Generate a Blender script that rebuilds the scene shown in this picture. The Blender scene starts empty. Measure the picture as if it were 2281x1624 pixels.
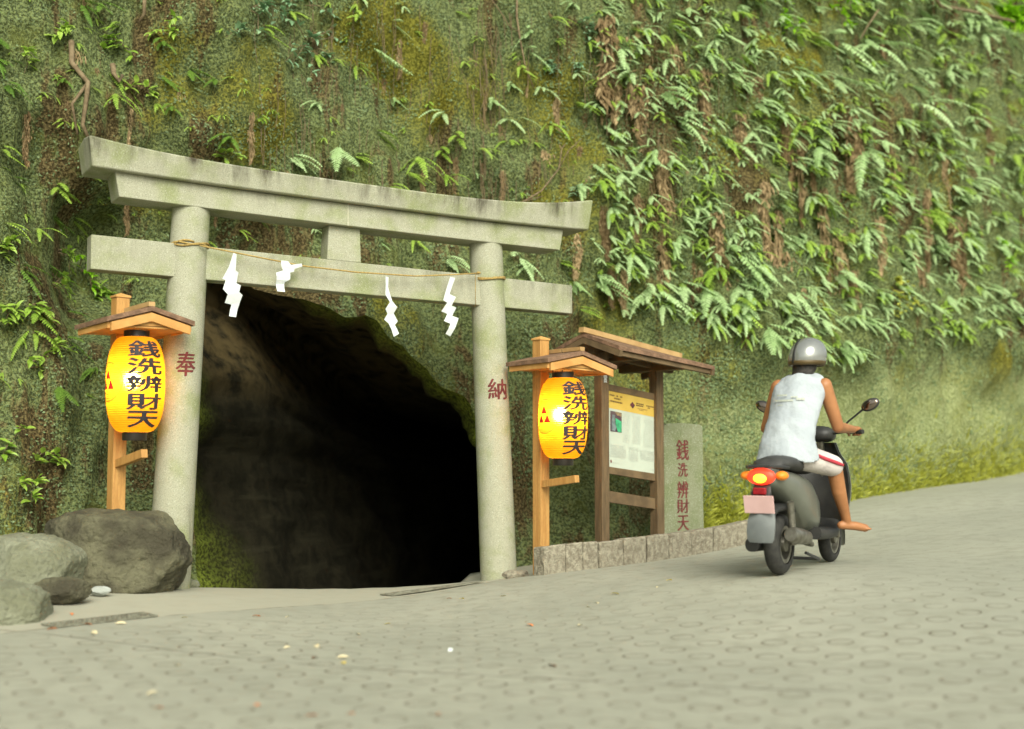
import bpy, bmesh, math, random
import numpy as np
from mathutils import Vector, Matrix, noise, Euler
from mathutils.bvhtree import BVHTree
R = math.radians
rnd = random.Random(7)
scene = bpy.context.scene
COL = scene.collection

# ------------------------------------------------------------------ camera
F, TH = 2780.0, math.atan(200 / 2780)
CT, ST = math.cos(TH), math.sin(TH)
EYE = Vector((0, 0, 1.1))
cam_d = bpy.data.cameras.new("camera")
cam = bpy.data.objects.new("camera", cam_d)
COL.objects.link(cam)
cam.location = EYE
cam.rotation_euler = (R(90) + TH, 0, 0)
cam_d.sensor_width = 36
cam_d.lens = 36 * F / 2281
cam_d.clip_end = 500
cam_d.dof.use_dof = True
cam_d.dof.focus_distance = 10.3
cam_d.dof.aperture_fstop = .78
scene.camera = cam

def ray(px, py):
    u = (px - 1140.5) / F; v = (812 - py) / F
    return Vector((u, CT - v * ST, ST + v * CT))
def at(px, py, Y):
    """The place, at distance Y, that the photograph shows at a picture point (2281 wide)."""
    d = ray(px, py)
    return EYE + d * (Y / d.y)
def c5(x, y, Y): return at((1250 + x / 4.562) * .9124, (780 + y / 4.562) * .9124, Y)
def c4(x, y, Y): return at((1100 + x / 2.4986) * .9124, (780 + y / 2.4986) * .9124, Y)

# ------------------------------------------------------------------ mesh helpers
ORG = {}
class MB:
    def __init__(s): s.v = []; s.f = []
    def add(s, vs, fs):
        b = len(s.v); s.v += [Vector(p) for p in vs]; s.f += [tuple(i + b for i in q) for q in fs]; return s
    def hexa(s, p):  # p: 4 bottom, 4 top, same winding
        return s.add(p, [(3, 2, 1, 0), (4, 5, 6, 7), (0, 1, 5, 4), (1, 2, 6, 5), (2, 3, 7, 6), (3, 0, 4, 7)])
    def box(s, c, sx, sy, sz, ax=(1, 0, 0), ay=(0, 1, 0), az=(0, 0, 1)):
        c, ax, ay, az = Vector(c), Vector(ax) * sx / 2, Vector(ay) * sy / 2, Vector(az) * sz / 2
        q = [(-1, -1), (1, -1), (1, 1), (-1, 1)]
        return s.hexa([c + ax * i + ay * j - az for i, j in q] + [c + ax * i + ay * j + az for i, j in q])
    def bar(s, a, b, w, h, side=None):
        """beam from a to b, w wide sideways, h high"""
        a, b = Vector(a), Vector(b); d = (b - a); L = d.length; d.normalize()
        if side is None: side = d.cross(Vector((0, 0, 1)))
        side = Vector(side).normalized(); up = side.cross(d).normalized()
        return s.box((a + b) / 2, L, w, h, d, side, up)
    def quad_slab(s, p, t):  # p: 4 points, t: thickness vector
        t = Vector(t); p = [Vector(q) for q in p]
        return s.hexa(p + [q + t for q in p])
    def tube(s, path, rad, n=10, cap=True):
        path = [Vector(p) for p in path]
        if not hasattr(rad, '__len__'): rad = [rad] * len(path)
        t0 = (path[1] - path[0]).normalized()
        ref = Vector((0, 0, 1)) if abs(t0.z) < .9 else Vector((1, 0, 0))
        side = t0.cross(ref).normalized(); b = len(s.v)
        for i, p in enumerate(path):
            t = (path[min(i + 1, len(path) - 1)] - path[max(i - 1, 0)]).normalized()
            side = (side - t * side.dot(t)).normalized(); up = t.cross(side)
            for k in range(n):
                a = 2 * math.pi * k / n
                s.v.append(p + (side * math.cos(a) + up * math.sin(a)) * rad[i])
        for i in range(len(path) - 1):
            for k in range(n):
                k2 = (k + 1) % n
                s.f.append((b + i * n + k, b + i * n + k2, b + (i + 1) * n + k2, b + (i + 1) * n + k))
        if cap:
            s.f.append(tuple(b + k for k in reversed(range(n))))
            e = b + (len(path) - 1) * n
            s.f.append(tuple(e + k for k in range(n)))
        return s
    def lathe(s, prof, c, n=32, axis='z', capped=True, ax=None):
        """prof: (radius, height) pairs turned about an axis through c"""
        c = Vector(c); b = len(s.v)
        az = Vector(ax) if ax is not None else Vector((0, 0, 1)); az.normalize()
        rx = az.orthogonal().normalized(); ry = az.cross(rx)
        for r, h in prof:
            for k in range(n):
                a = 2 * math.pi * k / n
                s.v.append(c + az * h + (rx * math.cos(a) + ry * math.sin(a)) * r)
        for i in range(len(prof) - 1):
            for k in range(n):
                k2 = (k + 1) % n
                s.f.append((b + i * n + k, b + i * n + k2, b + (i + 1) * n + k2, b + (i + 1) * n + k))
        if capped:
            s.f.append(tuple(b + k for k in reversed(range(n))))
            e = b + (len(prof) - 1) * n
            s.f.append(tuple(e + k for k in range(n)))
        return s
    def ell(s, c, rx, ry, rz, m=None, n=16, k=10):
        c = Vector(c); b = len(s.v)
        for i in range(k + 1):
            th = math.pi * i / k
            for j in range(n):
                a = 2 * math.pi * j / n
                p = Vector((rx * math.sin(th) * math.cos(a), ry * math.sin(th) * math.sin(a), rz * math.cos(th)))
                if m is not None: p = m @ p
                s.v.append(c + p)
        for i in range(k):
            for j in range(n):
                j2 = (j + 1) % n
                s.f.append((b + i * n + j, b + (i + 1) * n + j, b + (i + 1) * n + j2, b + i * n + j2))
        return s
    def loft(s, rings, cap=True):
        b = len(s.v); n = len(rings[0])
        for r in rings: s.v += [Vector(p) for p in r]
        for i in range(len(rings) - 1):
            for k in range(n):
                k2 = (k + 1) % n
                s.f.append((b + i * n + k, b + i * n + k2, b + (i + 1) * n + k2, b + (i + 1) * n + k))
        if cap:
            s.f.append(tuple(b + k for k in reversed(range(n))))
            e = b + (len(rings) - 1) * n
            s.f.append(tuple(e + k for k in range(n)))
        return s
    def build(s, name, mat, parent=None, smooth=False, bevel=0, seg=2, local=False, angle=40):
        o0 = Vector((0, 0, 0))
        if parent is not None and not local: o0 = ORG.get(parent.name, o0)
        me = bpy.data.meshes.new(name)
        me.from_pydata([tuple(p - o0) for p in s.v], [], s.f)
        bm = bmesh.new(); bm.from_mesh(me)
        bmesh.ops.remove_doubles(bm, verts=bm.verts, dist=1e-5)
        bmesh.ops.recalc_face_normals(bm, faces=bm.faces); bm.to_mesh(me); bm.free()
        if mat: me.materials.append(mat)
        o = bpy.data.objects.new(name, me); COL.objects.link(o)
        if parent is not None: o.parent = parent; ORG[o.name] = o0
        if bevel:
            m = o.modifiers.new("bevel", 'BEVEL'); m.width = bevel; m.segments = seg; m.limit_method = 'ANGLE'; m.angle_limit = R(35)
        if smooth:
            for p in me.polygons: p.use_smooth = True
            if angle < 180: me.set_sharp_from_angle(angle=R(angle))
        return o

def tag(o, label=None, cat=None, group=None, kind=None):
    if label: o['label'] = label
    if cat: o['category'] = cat
    if group: o['group'] = group
    if kind: o['kind'] = kind
    return o
def thing(name, loc, label, cat, group=None, rz=0):
    o = bpy.data.objects.new(name, None); COL.objects.link(o)
    o.location = loc; o.rotation_euler = (0, 0, rz); o.empty_display_size = .1
    ORG[o.name] = Vector(loc)
    return tag(o, label, cat, group)

# ------------------------------------------------------------------ materials
def lin(r, g, b):
    f = lambda c: (c / 255 / 12.92) if c / 255 <= .04045 else ((c / 255 + .055) / 1.055) ** 2.4
    return (f(r), f(g), f(b), 1)
def newmat(name):
    m = bpy.data.materials.new(name); m.use_nodes = True
    return m, m.node_tree.nodes, m.node_tree.links, m.node_tree.nodes['Principled BSDF']
def N(nodes, t, **kw):
    n = nodes.new(t)
    for k, v in kw.items():
        if k == 'inp':
            for a, b in v.items(): n.inputs[a].default_value = b
        else: setattr(n, k, v)
    return n
def mixc(nodes, links, fac, a, b):
    n = nodes.new('ShaderNodeMix'); n.data_type = 'RGBA'; n.clamp_factor = True
    for i, v in ((0, fac), (6, a), (7, b)):
        if hasattr(v, 'is_linked'): links.new(v, n.inputs[i])
        else: n.inputs[i].default_value = v
    return n.outputs[2]
def math_(nodes, links, op, a, b=0.0, c=None):
    n = nodes.new('ShaderNodeMath'); n.operation = op
    for i, v in enumerate((a, b) if c is None else (a, b, c)):
        if hasattr(v, 'is_linked'): links.new(v, n.inputs[i])
        else: n.inputs[i].default_value = v
    return n.outputs[0]
def sstep(nodes, links, v, lo, hi, a=0.0, b=1.0):
    n = nodes.new('ShaderNodeMapRange'); n.interpolation_type = 'SMOOTHSTEP'
    links.new(v, n.inputs[0])
    for i, x in enumerate((lo, hi, a, b)): n.inputs[i + 1].default_value = x
    return n.outputs[0]
def coords(nodes, links, scale=(1, 1, 1)):
    tc = nodes.new('ShaderNodeTexCoord'); mp = nodes.new('ShaderNodeMapping'); mp.inputs['Scale'].default_value = scale
    links.new(tc.outputs['Object'], mp.inputs[0]); return mp.outputs[0]
def noise_(nodes, links, vec, scale, detail=4, rough=.55):
    n = nodes.new('ShaderNodeTexNoise'); n.inputs['Scale'].default_value = scale; n.inputs['Detail'].default_value = detail
    n.inputs['Roughness'].default_value = rough; links.new(vec, n.inputs['Vector']); return n.outputs[0]
def bump_(nodes, links, h, strength, dist, bsdf, prev=None):
    b = nodes.new('ShaderNodeBump'); b.inputs['Strength'].default_value = strength; b.inputs['Distance'].default_value = dist
    links.new(h, b.inputs['Height'])
    if prev: links.new(prev, b.inputs['Normal'])
    links.new(b.outputs[0], bsdf.inputs['Normal']); return b.outputs[0]

def M(name, c1, c2=None, scale=8, rough=.7, bump=0, bdist=.01, lo=.35, hi=.65, stretch=(1, 1, 1), metal=0, spec=.4, fine=0, detail=5, coat=0):
    m, n, l, b = newmat(name)
    b.inputs['Roughness'].default_value = rough; b.inputs['Metallic'].default_value = metal
    b.inputs['Specular IOR Level'].default_value = spec; b.inputs['Coat Weight'].default_value = coat
    if c2 is None: c2 = tuple(x * .8 for x in c1[:3]) + (1,)
    v = coords(n, l, stretch)
    f = sstep(n, l, noise_(n, l, v, scale, detail), lo, hi)
    col = mixc(n, l, f, c1, c2)
    if fine:
        g = noise_(n, l, v, fine, 2)
        col = mixc(n, l, sstep(n, l, g, .45, .75, 0, .55), col, tuple(x * .45 for x in c1[:3]) + (1,))
    l.new(col, b.inputs['Base Color'])
    if bump: bump_(n, l, noise_(n, l, v, fine or scale * 6, 4), bump, bdist, b)
    return m

def granite(name, base, green, dark, streak_axis_dark=.5):
    """speckled pale stone with green algae and dark run-off stains"""
    m, n, l, b = newmat(name)
    v = coords(n, l)
    sp = noise_(n, l, v, 170, 2, .7)
    big = noise_(n, l, v, 3.5, 5)
    col = mixc(n, l, sstep(n, l, big, .42, .68), base, green)
    col = mixc(n, l, sstep(n, l, sp, .5, .72, 0, .75), col, dark)
    col = mixc(n, l, sstep(n, l, noise_(n, l, v, 120, 1), .58, .7, 0, .5), col, (.5, .52, .42, 1))
    vs = coords(n, l, (4.5, 4.5, .7))
    st = noise_(n, l, vs, 1.7, 6, .7)
    at_ = N(n, 'ShaderNodeAttribute', attribute_name='stain')
    w = math_(n, l, 'MULTIPLY', math_(n, l, 'MULTIPLY', sstep(n, l, st, .36, .7), sstep(n, l, noise_(n, l, v, 2.6, 4), .32, .68, .12, 1)), at_.outputs['Fac'])
    w = math_(n, l, 'ADD', w, sstep(n, l, st, .6, .8, 0, .4))
    col = mixc(n, l, w, col, (.06, .052, .035, 1))
    l.new(col, b.inputs['Base Color']); b.inputs['Roughness'].default_value = .85; b.inputs['Specular IOR Level'].default_value = .25
    bump_(n, l, sp, .35, .004, b)
    return m

def leafmat(name, c1, c2, trans=.25, rough=.45, island=True, spec=.5):
    m, n, l, b = newmat(name)
    gi = n.new('ShaderNodeNewGeometry'); oi = n.new('ShaderNodeObjectInfo')
    a = math_(n, l, 'MULTIPLY', gi.outputs['Random Per Island'], .5)
    f = math_(n, l, 'ADD', a, math_(n, l, 'MULTIPLY', oi.outputs['Random'], .5))
    col = mixc(n, l, f, c1, c2)
    l.new(col, b.inputs['Base Color']); b.inputs['Roughness'].default_value = rough; b.inputs['Specular IOR Level'].default_value = spec
    t = n.new('ShaderNodeBsdfTranslucent'); l.new(col, t.inputs[0])
    mx = n.new('ShaderNodeMixShader'); mx.inputs[0].default_value = trans
    l.new(b.outputs[0], mx.inputs[1]); l.new(t.outputs[0], mx.inputs[2])
    l.new(mx.outputs[0], n['Material Output'].inputs[0])
    return m

MAT = {}
MAT['stone'] = granite('gate_granite', (.335, .335, .25, 1), (.25, .275, .14, 1), (.1, .098, .065, 1))
MAT['stele'] = granite('stele_stone', (.19, .205, .125, 1), (.14, .165, .075, 1), (.09, .098, .058, 1))
MAT['kerb'] = M('kerb_stone', (.31, .285, .215, 1), (.19, .165, .12, 1), 22, .9, .8, .02, fine=55)
MAT['rock_dark'] = M('boulder_brown', (.115, .11, .065, 1), (.045, .04, .024, 1), 3.5, .9, .9, .03, fine=30)
MAT['rock_pale'] = M('boulder_pale', (.235, .245, .175, 1), (.14, .145, .09, 1), 3, .9, .8, .03, fine=34)
MAT['rock_white'] = M('stone_white', (.4, .43, .4, 1), (.3, .32, .29, 1), 6, .8, .3)
MAT['wood_new'] = M('cedar_wood', (.5, .275, .085, 1), (.4, .2, .055, 1), 5, .6, .15, .004, stretch=(9, 9, .7), fine=40)
MAT['wood_roofnew'] = M('cedar_board', (.55, .3, .095, 1), (.44, .22, .06, 1), 6, .65, .1, .004)
MAT['shingle'] = M('bark_shingle', (.24, .14, .085, 1), (.13, .075, .045, 1), 14, .85, .6, .01, fine=60)
MAT['wood_old'] = M('weathered_wood', (.15, .1, .05, 1), (.09, .06, .03, 1), 5, .75, .25, .004, stretch=(9, 9, .8), fine=50)
MAT['wood_old2'] = M('weathered_beam', (.15, .1, .05, 1), (.09, .06, .03, 1), 6, .75, .2, .004)
MAT['wood_ridge'] = M('ridge_board', (.43, .28, .12, 1), (.33, .2, .08, 1), 6, .7, .1, .004)
MAT['black'] = M('black_lacquer', (.02, .017, .013, 1), (.03, .025, .02, 1), 10, .35)
MAT['ink'] = M('black_ink', (.018, .016, .02, 1), (.03, .028, .03, 1), 20, .7)
MAT['redpaint'] = M('red_lettering', (.15, .025, .025, 1), (.085, .018, .016, 1), 25, .8)
MAT['crest_red'] = M('crest_red', (.65, .02, .01, 1), (.5, .015, .01, 1), 15, .7)
MAT['crest_ring'] = M('crest_ring', (.55, .3, .02, 1), (.45, .24, .015, 1), 15, .7)
MAT['white_paper'] = M('white_paper', (.56, .6, .6, 1), (.5, .54, .54, 1), 9, .8, .4, .01)
MAT['rope'] = M('straw_rope', (.42, .3, .1, 1), (.28, .19, .06, 1), 60, .9, .5)
MAT['wire'] = M('wire', (.1, .08, .05, 1), None, 10, .5, metal=.7)
MAT['steel'] = M('grate_steel', (.26, .26, .2, 1), (.16, .15, .11, 1), 18, .7, .2, metal=.2)
MAT['pit_shade'] = M('drain_pit_shade', (.03, .03, .02, 1), (.06, .055, .035, 1), 10, .9)

# ------------------------------------------------------------------ ground height (thin-plate spline through surveyed points)
ctrl = []
for x, y, z in [(-2, 4, 0), (0, 4, 0), (2, 4, .02), (0, 6, 0), (-1.5, 7.2, 0), (0, 8.2, 0), (-.6, 9.9, 0), (0, -4, 0), (-6, -4, .02), (6, -4, .1), (-6, 5, .1), (5, 3, .1),
                (1.6, 6.6, .06), (6.5, 8.5, .5), (3.8, 6.5, .2), (8.5, 12, .85), (12, 22, 1.35), (10, 19.5, 1.1)]:
    ctrl.append((x, y, z))
for px, py, Y in [(260, 1315, 9.2), (0, 1395, 7.6), (180, 1410, 7.4), (440, 1305, 10.2), (700, 1310, 10.6), (1060, 1295, 11.3), (1215, 1279, 10.5), (1673, 1211, 12.2),
                  (1735, 1280, 8.9), (1840, 1252, 10.0), (1905, 1140, 13.4), (2281, 1060, 17)]:
    p = at(px, py, Y); ctrl.append(tuple(p))
ctrl = np.array(ctrl)
def _U(r): return np.where(r > 1e-9, r * r * np.log(np.maximum(r, 1e-9)), 0)
_n = len(ctrl)
_K = _U(np.linalg.norm(ctrl[:, None, :2] - ctrl[None, :, :2], axis=2)) + np.eye(_n) * .15
_P = np.c_[np.ones(_n), ctrl[:, :2]]
_A = np.block([[_K, _P], [_P.T, np.zeros((3, 3))]])
_w = np.linalg.solve(_A, np.r_[ctrl[:, 2], 0, 0, 0])
_D = Vector((.87447, .48508, 0)); _NN = Vector((.48508, -.87447, 0))     # along the gate, out of the gate
GM = Vector((-1.3757, 10.5, 0))
def gz_arr(X, Y):
    Xc = np.clip(X, -9, 13); Yc = np.clip(Y, -5, 23)
    r = np.sqrt((Xc[..., None] - ctrl[:, 0]) ** 2 + (Yc[..., None] - ctrl[:, 1]) ** 2)
    z = (_U(r) * _w[:_n]).sum(-1) + _w[_n] + _w[_n + 1] * Xc + _w[_n + 2] * Yc
    a = (X - GM.x) * _D.x + (Y - GM.y) * _D.y
    d = -((X - GM.x) * _NN.x + (Y - GM.y) * _NN.y)       # distance behind the gate line
    w = np.clip((d - .15) / .9, 0, 1); w = w * w * (3 - 2 * w)
    s = np.clip((1.4 + 2.2 * np.clip(d - .8, 0, 9) - a) / .25, 0, 1) * np.clip((a + 1.8) / .3, 0, 1)
    z = z - .5 * w * s - .15 * np.clip(d - 1.0, 0, 6) * s
    return np.clip(z, -1.4, 2)
def gz(x, y): return float(gz_arr(np.array([x], float), np.array([y], float))[0])

xs = np.r_[-45, -30, -20, -14, np.arange(-10, 13.01, .16), 17, 24, 34, 45]
ys = np.r_[-40, -25, -15, -9, -5, -2, 0, np.arange(1.5, 22, .16), 25, 30, 38, 48]
GX, GY = np.meshgrid(xs, ys); GZ = gz_arr(GX, GY)
me = bpy.data.meshes.new("road")
nx, ny = len(xs), len(ys)
fs = [(j * nx + i, j * nx + i + 1, (j + 1) * nx + i + 1, (j + 1) * nx + i) for j in range(ny - 1) for i in range(nx - 1)]
me.from_pydata(np.c_[GX.ravel(), GY.ravel(), GZ.ravel()].tolist(), [], fs)
for p in me.polygons: p.use_smooth = True
road = bpy.data.objects.new("road", me); COL.objects.link(road); tag(road, "pale grey concrete road with stamped rings climbing beside the cliff", "road", kind='structure')

m, n, l, b = newmat('ringed_concrete')
v = coords(n, l)
big = noise_(n, l, v, .9, 5); mid = noise_(n, l, v, 7, 5); fine = noise_(n, l, v, 130, 2, .7)
col = mixc(n, l, sstep(n, l, big, .3, .7), (.345, .345, .278, 1), (.297, .3, .242, 1))
col = mixc(n, l, sstep(n, l, mid, .4, .75, 0, .7), col, (.245, .245, .19, 1))
col = mixc(n, l, sstep(n, l, fine, .5, .75, 0, .4), col, (.19, .185, .145, 1))
sepx = n.new('ShaderNodeSeparateXYZ'); l.new(v, sepx.inputs[0])
X, Y = sepx.outputs[0], sepx.outputs[1]
# edge line of the ringed road: through (-2.27,8.1) and (-.2,10.55), road side is +
ex, ey = .757, -.653
edge = math_(n, l, 'ADD', math_(n, l, 'MULTIPLY', math_(n, l, 'ADD', X, .2), ex), math_(n, l, 'MULTIPLY', math_(n, l, 'ADD', Y, -10.55), ey))
wob = math_(n, l, 'MULTIPLY', math_(n, l, 'ADD', noise_(n, l, v, 2.5, 3), -.5), .1)
edge = math_(n, l, 'ADD', edge, wob)
strip = sstep(n, l, edge, -.03, .03, 1, 0)
col = mixc(n, l, math_(n, l, 'MULTIPLY', strip, .6), col, (.39, .375, .29, 1))
# rings
a0 = R(29); ca, sa = math.cos(a0) / .25, math.sin(a0) / .25
gx = math_(n, l, 'ADD', math_(n, l, 'MULTIPLY', X, ca), math_(n, l, 'MULTIPLY', Y, sa))
gy = math_(n, l, 'ADD', math_(n, l, 'MULTIPLY', X, -sa), math_(n, l, 'MULTIPLY', Y, ca))
dx = math_(n, l, 'ADD', math_(n, l, 'FRACT', gx), -.5); dy = math_(n, l, 'ADD', math_(n, l, 'FRACT', gy), -.5)
rr = math_(n, l, 'SQRT', math_(n, l, 'ADD', math_(n, l, 'MULTIPLY', dx, dx), math_(n, l, 'MULTIPLY', dy, dy)))
rr = math_(n, l, 'ADD', rr, math_(n, l, 'MULTIPLY', math_(n, l, 'ADD', noise_(n, l, v, 40, 2), -.5), .02))
band = sstep(n, l, math_(n, l, 'ABSOLUTE', math_(n, l, 'ADD', rr, -.262)), .012, .034, 1, 0)
rm = math_(n, l, 'MULTIPLY', band, sstep(n, l, edge, .25, .4))
wear = math_(n, l, 'MULTIPLY', sstep(n, l, noise_(n, l, v, 13, 3), .35, .6, .4, 1), math_(n, l, 'MULTIPLY', sstep(n, l, Y, 6.6, 9.2, 1, .2), sstep(n, l, noise_(n, l, v, .8, 2), .35, .6, .7, 1)))
rm = math_(n, l, 'MULTIPLY', rm, wear)
col = mixc(n, l, math_(n, l, 'MULTIPLY', rm, .95), col, (.07, .045, .024, 1))
# seams between the pours
def seam(px, py, qx, qy, w):
    dx_, dy_ = qx - px, qy - py; L = math.hypot(dx_, dy_); nx_, ny_ = -dy_ / L, dx_ / L
    d = math_(n, l, 'ADD', math_(n, l, 'MULTIPLY', math_(n, l, 'ADD', X, -px), nx_), math_(n, l, 'MULTIPLY', math_(n, l, 'ADD', Y, -py), ny_))
    d = math_(n, l, 'ADD', d, math_(n, l, 'MULTIPLY', math_(n, l, 'ADD', noise_(n, l, v, 3, 4), -.5), .06))
    return sstep(n, l, math_(n, l, 'ABSOLUTE', d), w * .4, w, 1, 0)
sm = math_(n, l, 'MULTIPLY', seam(-.319, 6.417, 1.158, 5.846, .012), sstep(n, l, noise_(n, l, v, 2.1, 2), .4, .55, .3, 1))
col = mixc(n, l, math_(n, l, 'MULTIPLY', sm, .85), col, (.07, .055, .04, 1))
e2 = math_(n, l, 'MULTIPLY', sstep(n, l, math_(n, l, 'ABSOLUTE', edge), .006, .02, 1, 0), sstep(n, l, noise_(n, l, v, 3, 2), .45, .6, .1, .7))
col = mixc(n, l, e2, col, (.11, .095, .06, 1))
l.new(col, b.inputs['Base Color']); b.inputs['Roughness'].default_value = .8; b.inputs['Specular IOR Level'].default_value = .35
h = math_(n, l, 'ADD', math_(n, l, 'MULTIPLY', fine, .35), math_(n, l, 'MULTIPLY', rm, -.5))
h = math_(n, l, 'ADD', h, math_(n, l, 'MULTIPLY', mid, .5))
bump_(n, l, h, .5, .006, b)
me.materials.append(m)

# ------------------------------------------------------------------ cliff
path = [(-12, 1), (-8, 6), (-5.6, 8.6), (-4.2, 10.2), (-3.1, 11.0), (-1.5, 11.9), (0, 12.5), (1.3, 13.0), (2.6, 13.6), (3.9, 14.5), (5.4, 15.9), (7.1, 17.4), (9.5, 20), (13, 24), (18, 30)]
def catmull(pts, step):
    P = [Vector((*p, 0)) for p in pts]; P = [P[0] * 2 - P[1]] + P + [P[-1] * 2 - P[-2]]; dense = []
    for i in range(1, len(P) - 2):
        for k in range(60):
            t = k / 60; a, b_, c, d = P[i - 1:i + 3]
            dense.append(.5 * ((2 * b_) + (c - a) * t + (2 * a - 5 * b_ + 4 * c - d) * t * t + (3 * b_ - a - 3 * c + d) * t ** 3))
    dense.append(P[-2]); out = [dense[0]]; acc = 0
    for i in range(1, len(dense)):
        seg = (dense[i] - dense[i - 1]).length
        while acc + seg >= step:
            k = (step - acc) / seg; q = dense[i - 1].lerp(dense[i], k); out.append(q)
            dense[i - 1] = q; seg = (dense[i] - q).length; acc = 0
        acc += seg
    return out
CP = catmull(path, .07)
NS = len(CP); HS = np.arange(-1.6, 10.01, .075); NH = len(HS)
CN = []
for i in range(NS):
    t = (CP[min(i + 3, NS - 1)] - CP[max(i - 3, 0)]).normalized(); CN.append(Vector((t.y, -t.x, 0)))
def s_of(x, y): return min(range(NS), key=lambda i: (CP[i].x - x) ** 2 + (CP[i].y - y) ** 2)
sst = lambda x, a, b: (lambda t: t * t * (3 - 2 * t))(min(1, max(0, (x - a) / (b - a))))
# mouth of the tunnel in (arc index, height)
def mouth_pt(px, py, Y):
    p = at(px, py, Y); return (s_of(p.x, p.y) * .07, p.z)
sL = s_of(-2.78, 11.15) * .07; sR = s_of(-.17, 12.45) * .07
MOUTH = [(sL, -1.4), (sL - .03, .8), (sL + .02, 1.9), (sL + .15, 2.6), (sL + .5, 3.02), mouth_pt(640, 650, 11.9), mouth_pt(743, 694, 12), mouth_pt(847, 720, 12.1), mouth_pt(890, 758, 12.2), mouth_pt(935, 803, 12.25), mouth_pt(992, 838, 12.3), mouth_pt(1050, 890, 12.4), (sR - .02, 1.2), (sR, .4), (sR, -1.4)]
_d = []
for _i in range(len(MOUTH)):
    _a, _b = MOUTH[_i - 1], MOUTH[_i]; _L = math.hypot(_b[0] - _a[0], _b[1] - _a[1]); _m = max(1, int(_L / .09))
    for _k in range(_m):
        _t = _k / _m; _x, _y = _a[0] + (_b[0] - _a[0]) * _t, _a[1] + (_b[1] - _a[1]) * _t
        _j = .09 if _y > 1.5 else .04
        _d.append((_x + _j * noise.fractal(Vector((_x * 3, _y * 3, 1)), 1, 2, 3), _y + _j * noise.fractal(Vector((_x * 3, _y * 3, 7)), 1, 2, 3)))
MOUTH = _d
def inside(p, poly):
    c = False; x, y = p
    for i in range(len(poly)):
        (x1, y1), (x2, y2) = poly[i], poly[i - 1]
        if (y1 > y) != (y2 > y) and x < (x2 - x1) * (y - y1) / (y2 - y1) + x1: c = not c
    return c
def near_poly(p, poly):
    best = None; P = Vector((*p, 0))
    for i in range(len(poly)):
        a, b_ = Vector((*poly[i - 1], 0)), Vector((*poly[i], 0)); d = b_ - a
        t = max(0, min(1, (P - a).dot(d) / max(d.length_squared, 1e-9))); q = a + d * t
        if best is None or (q - P).length < best[0]: best = ((q - P).length, q)
    return best
CAV = [(285, 470, 10.9, .42, .95), (290, 625, 10.8, .4, .75), (560, 535, 11.6, .5, .8), (660, 560, 11.9, .35, .5), (330, 1050, 10.7, .35, .4), (1100, 420, 12.7, .2, .2), (120, 330, 10, .3, .25), (640, 400, 11.9, .25, .2), (1640, 470, 14, .2, .3), (2250, 900, 17, .3, .3), (1760, 500, 14.2, .2, .25)]
CAV = [(at(*c[:3]), c[3], c[4]) for c in CAV]
def cliff_pt(si, h):
    i = si / .07; i0 = max(0, min(NS - 2, int(i))); k = i - i0
    p = CP[i0].lerp(CP[i0 + 1], k); nn = CN[i0].lerp(CN[i0 + 1], k).normalized()
    q = p + Vector((0, 0, h))
    off = -.13 * max(h, 0) - .012 * max(h - 4, 0) ** 2
    rt = sst(p.x, 1.0, 3.2)                                   # right of the gate: smooth foot, leafy bulge over it
    foot = gz(p.x, p.y)
    hh = h - foot
    off += rt * (.28 * sst(hh, 1.25, 2.0) + .1 * max(hh, 0) * (1 - sst(hh, 1.2, 2.0)))
    big = noise.fractal(q * .45, 1, 2, 3); med = noise.fractal(Vector((q.x * 1.6, q.y * 1.6, q.z * .9)), 1, 2, 4)
    fine = noise.fractal(Vector((q.x * 6, q.y * 6, q.z * 3)), 1, 2, 3)
    sm = 1 - .65 * rt * (1 - sst(hh, 1.2, 1.9))
    rid = 1 - abs(noise.fractal(Vector((q.x * 2.2, q.y * 2.2, q.z * .5 + 5)), 1, 2, 3)) * 2
    off += (.28 * big + (.2 * med + .13 * rid) * sm + .05 * fine - .05)
    for c_, r_, d_ in CAV:
        e_ = ((q - c_).length / r_) ** 2
        if e_ < 6: off -= d_ * math.exp(-e_)
    return q + nn * off, rt, hh
grid = {}
pts = []; att_moss = []; att_dirt_shade = []; att_wall = []
inmask = np.zeros((NS, NH), bool)
for i in range(NS):
    for j in range(NH):
        inmask[i, j] = inside((i * .07, HS[j]), MOUTH)
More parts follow.
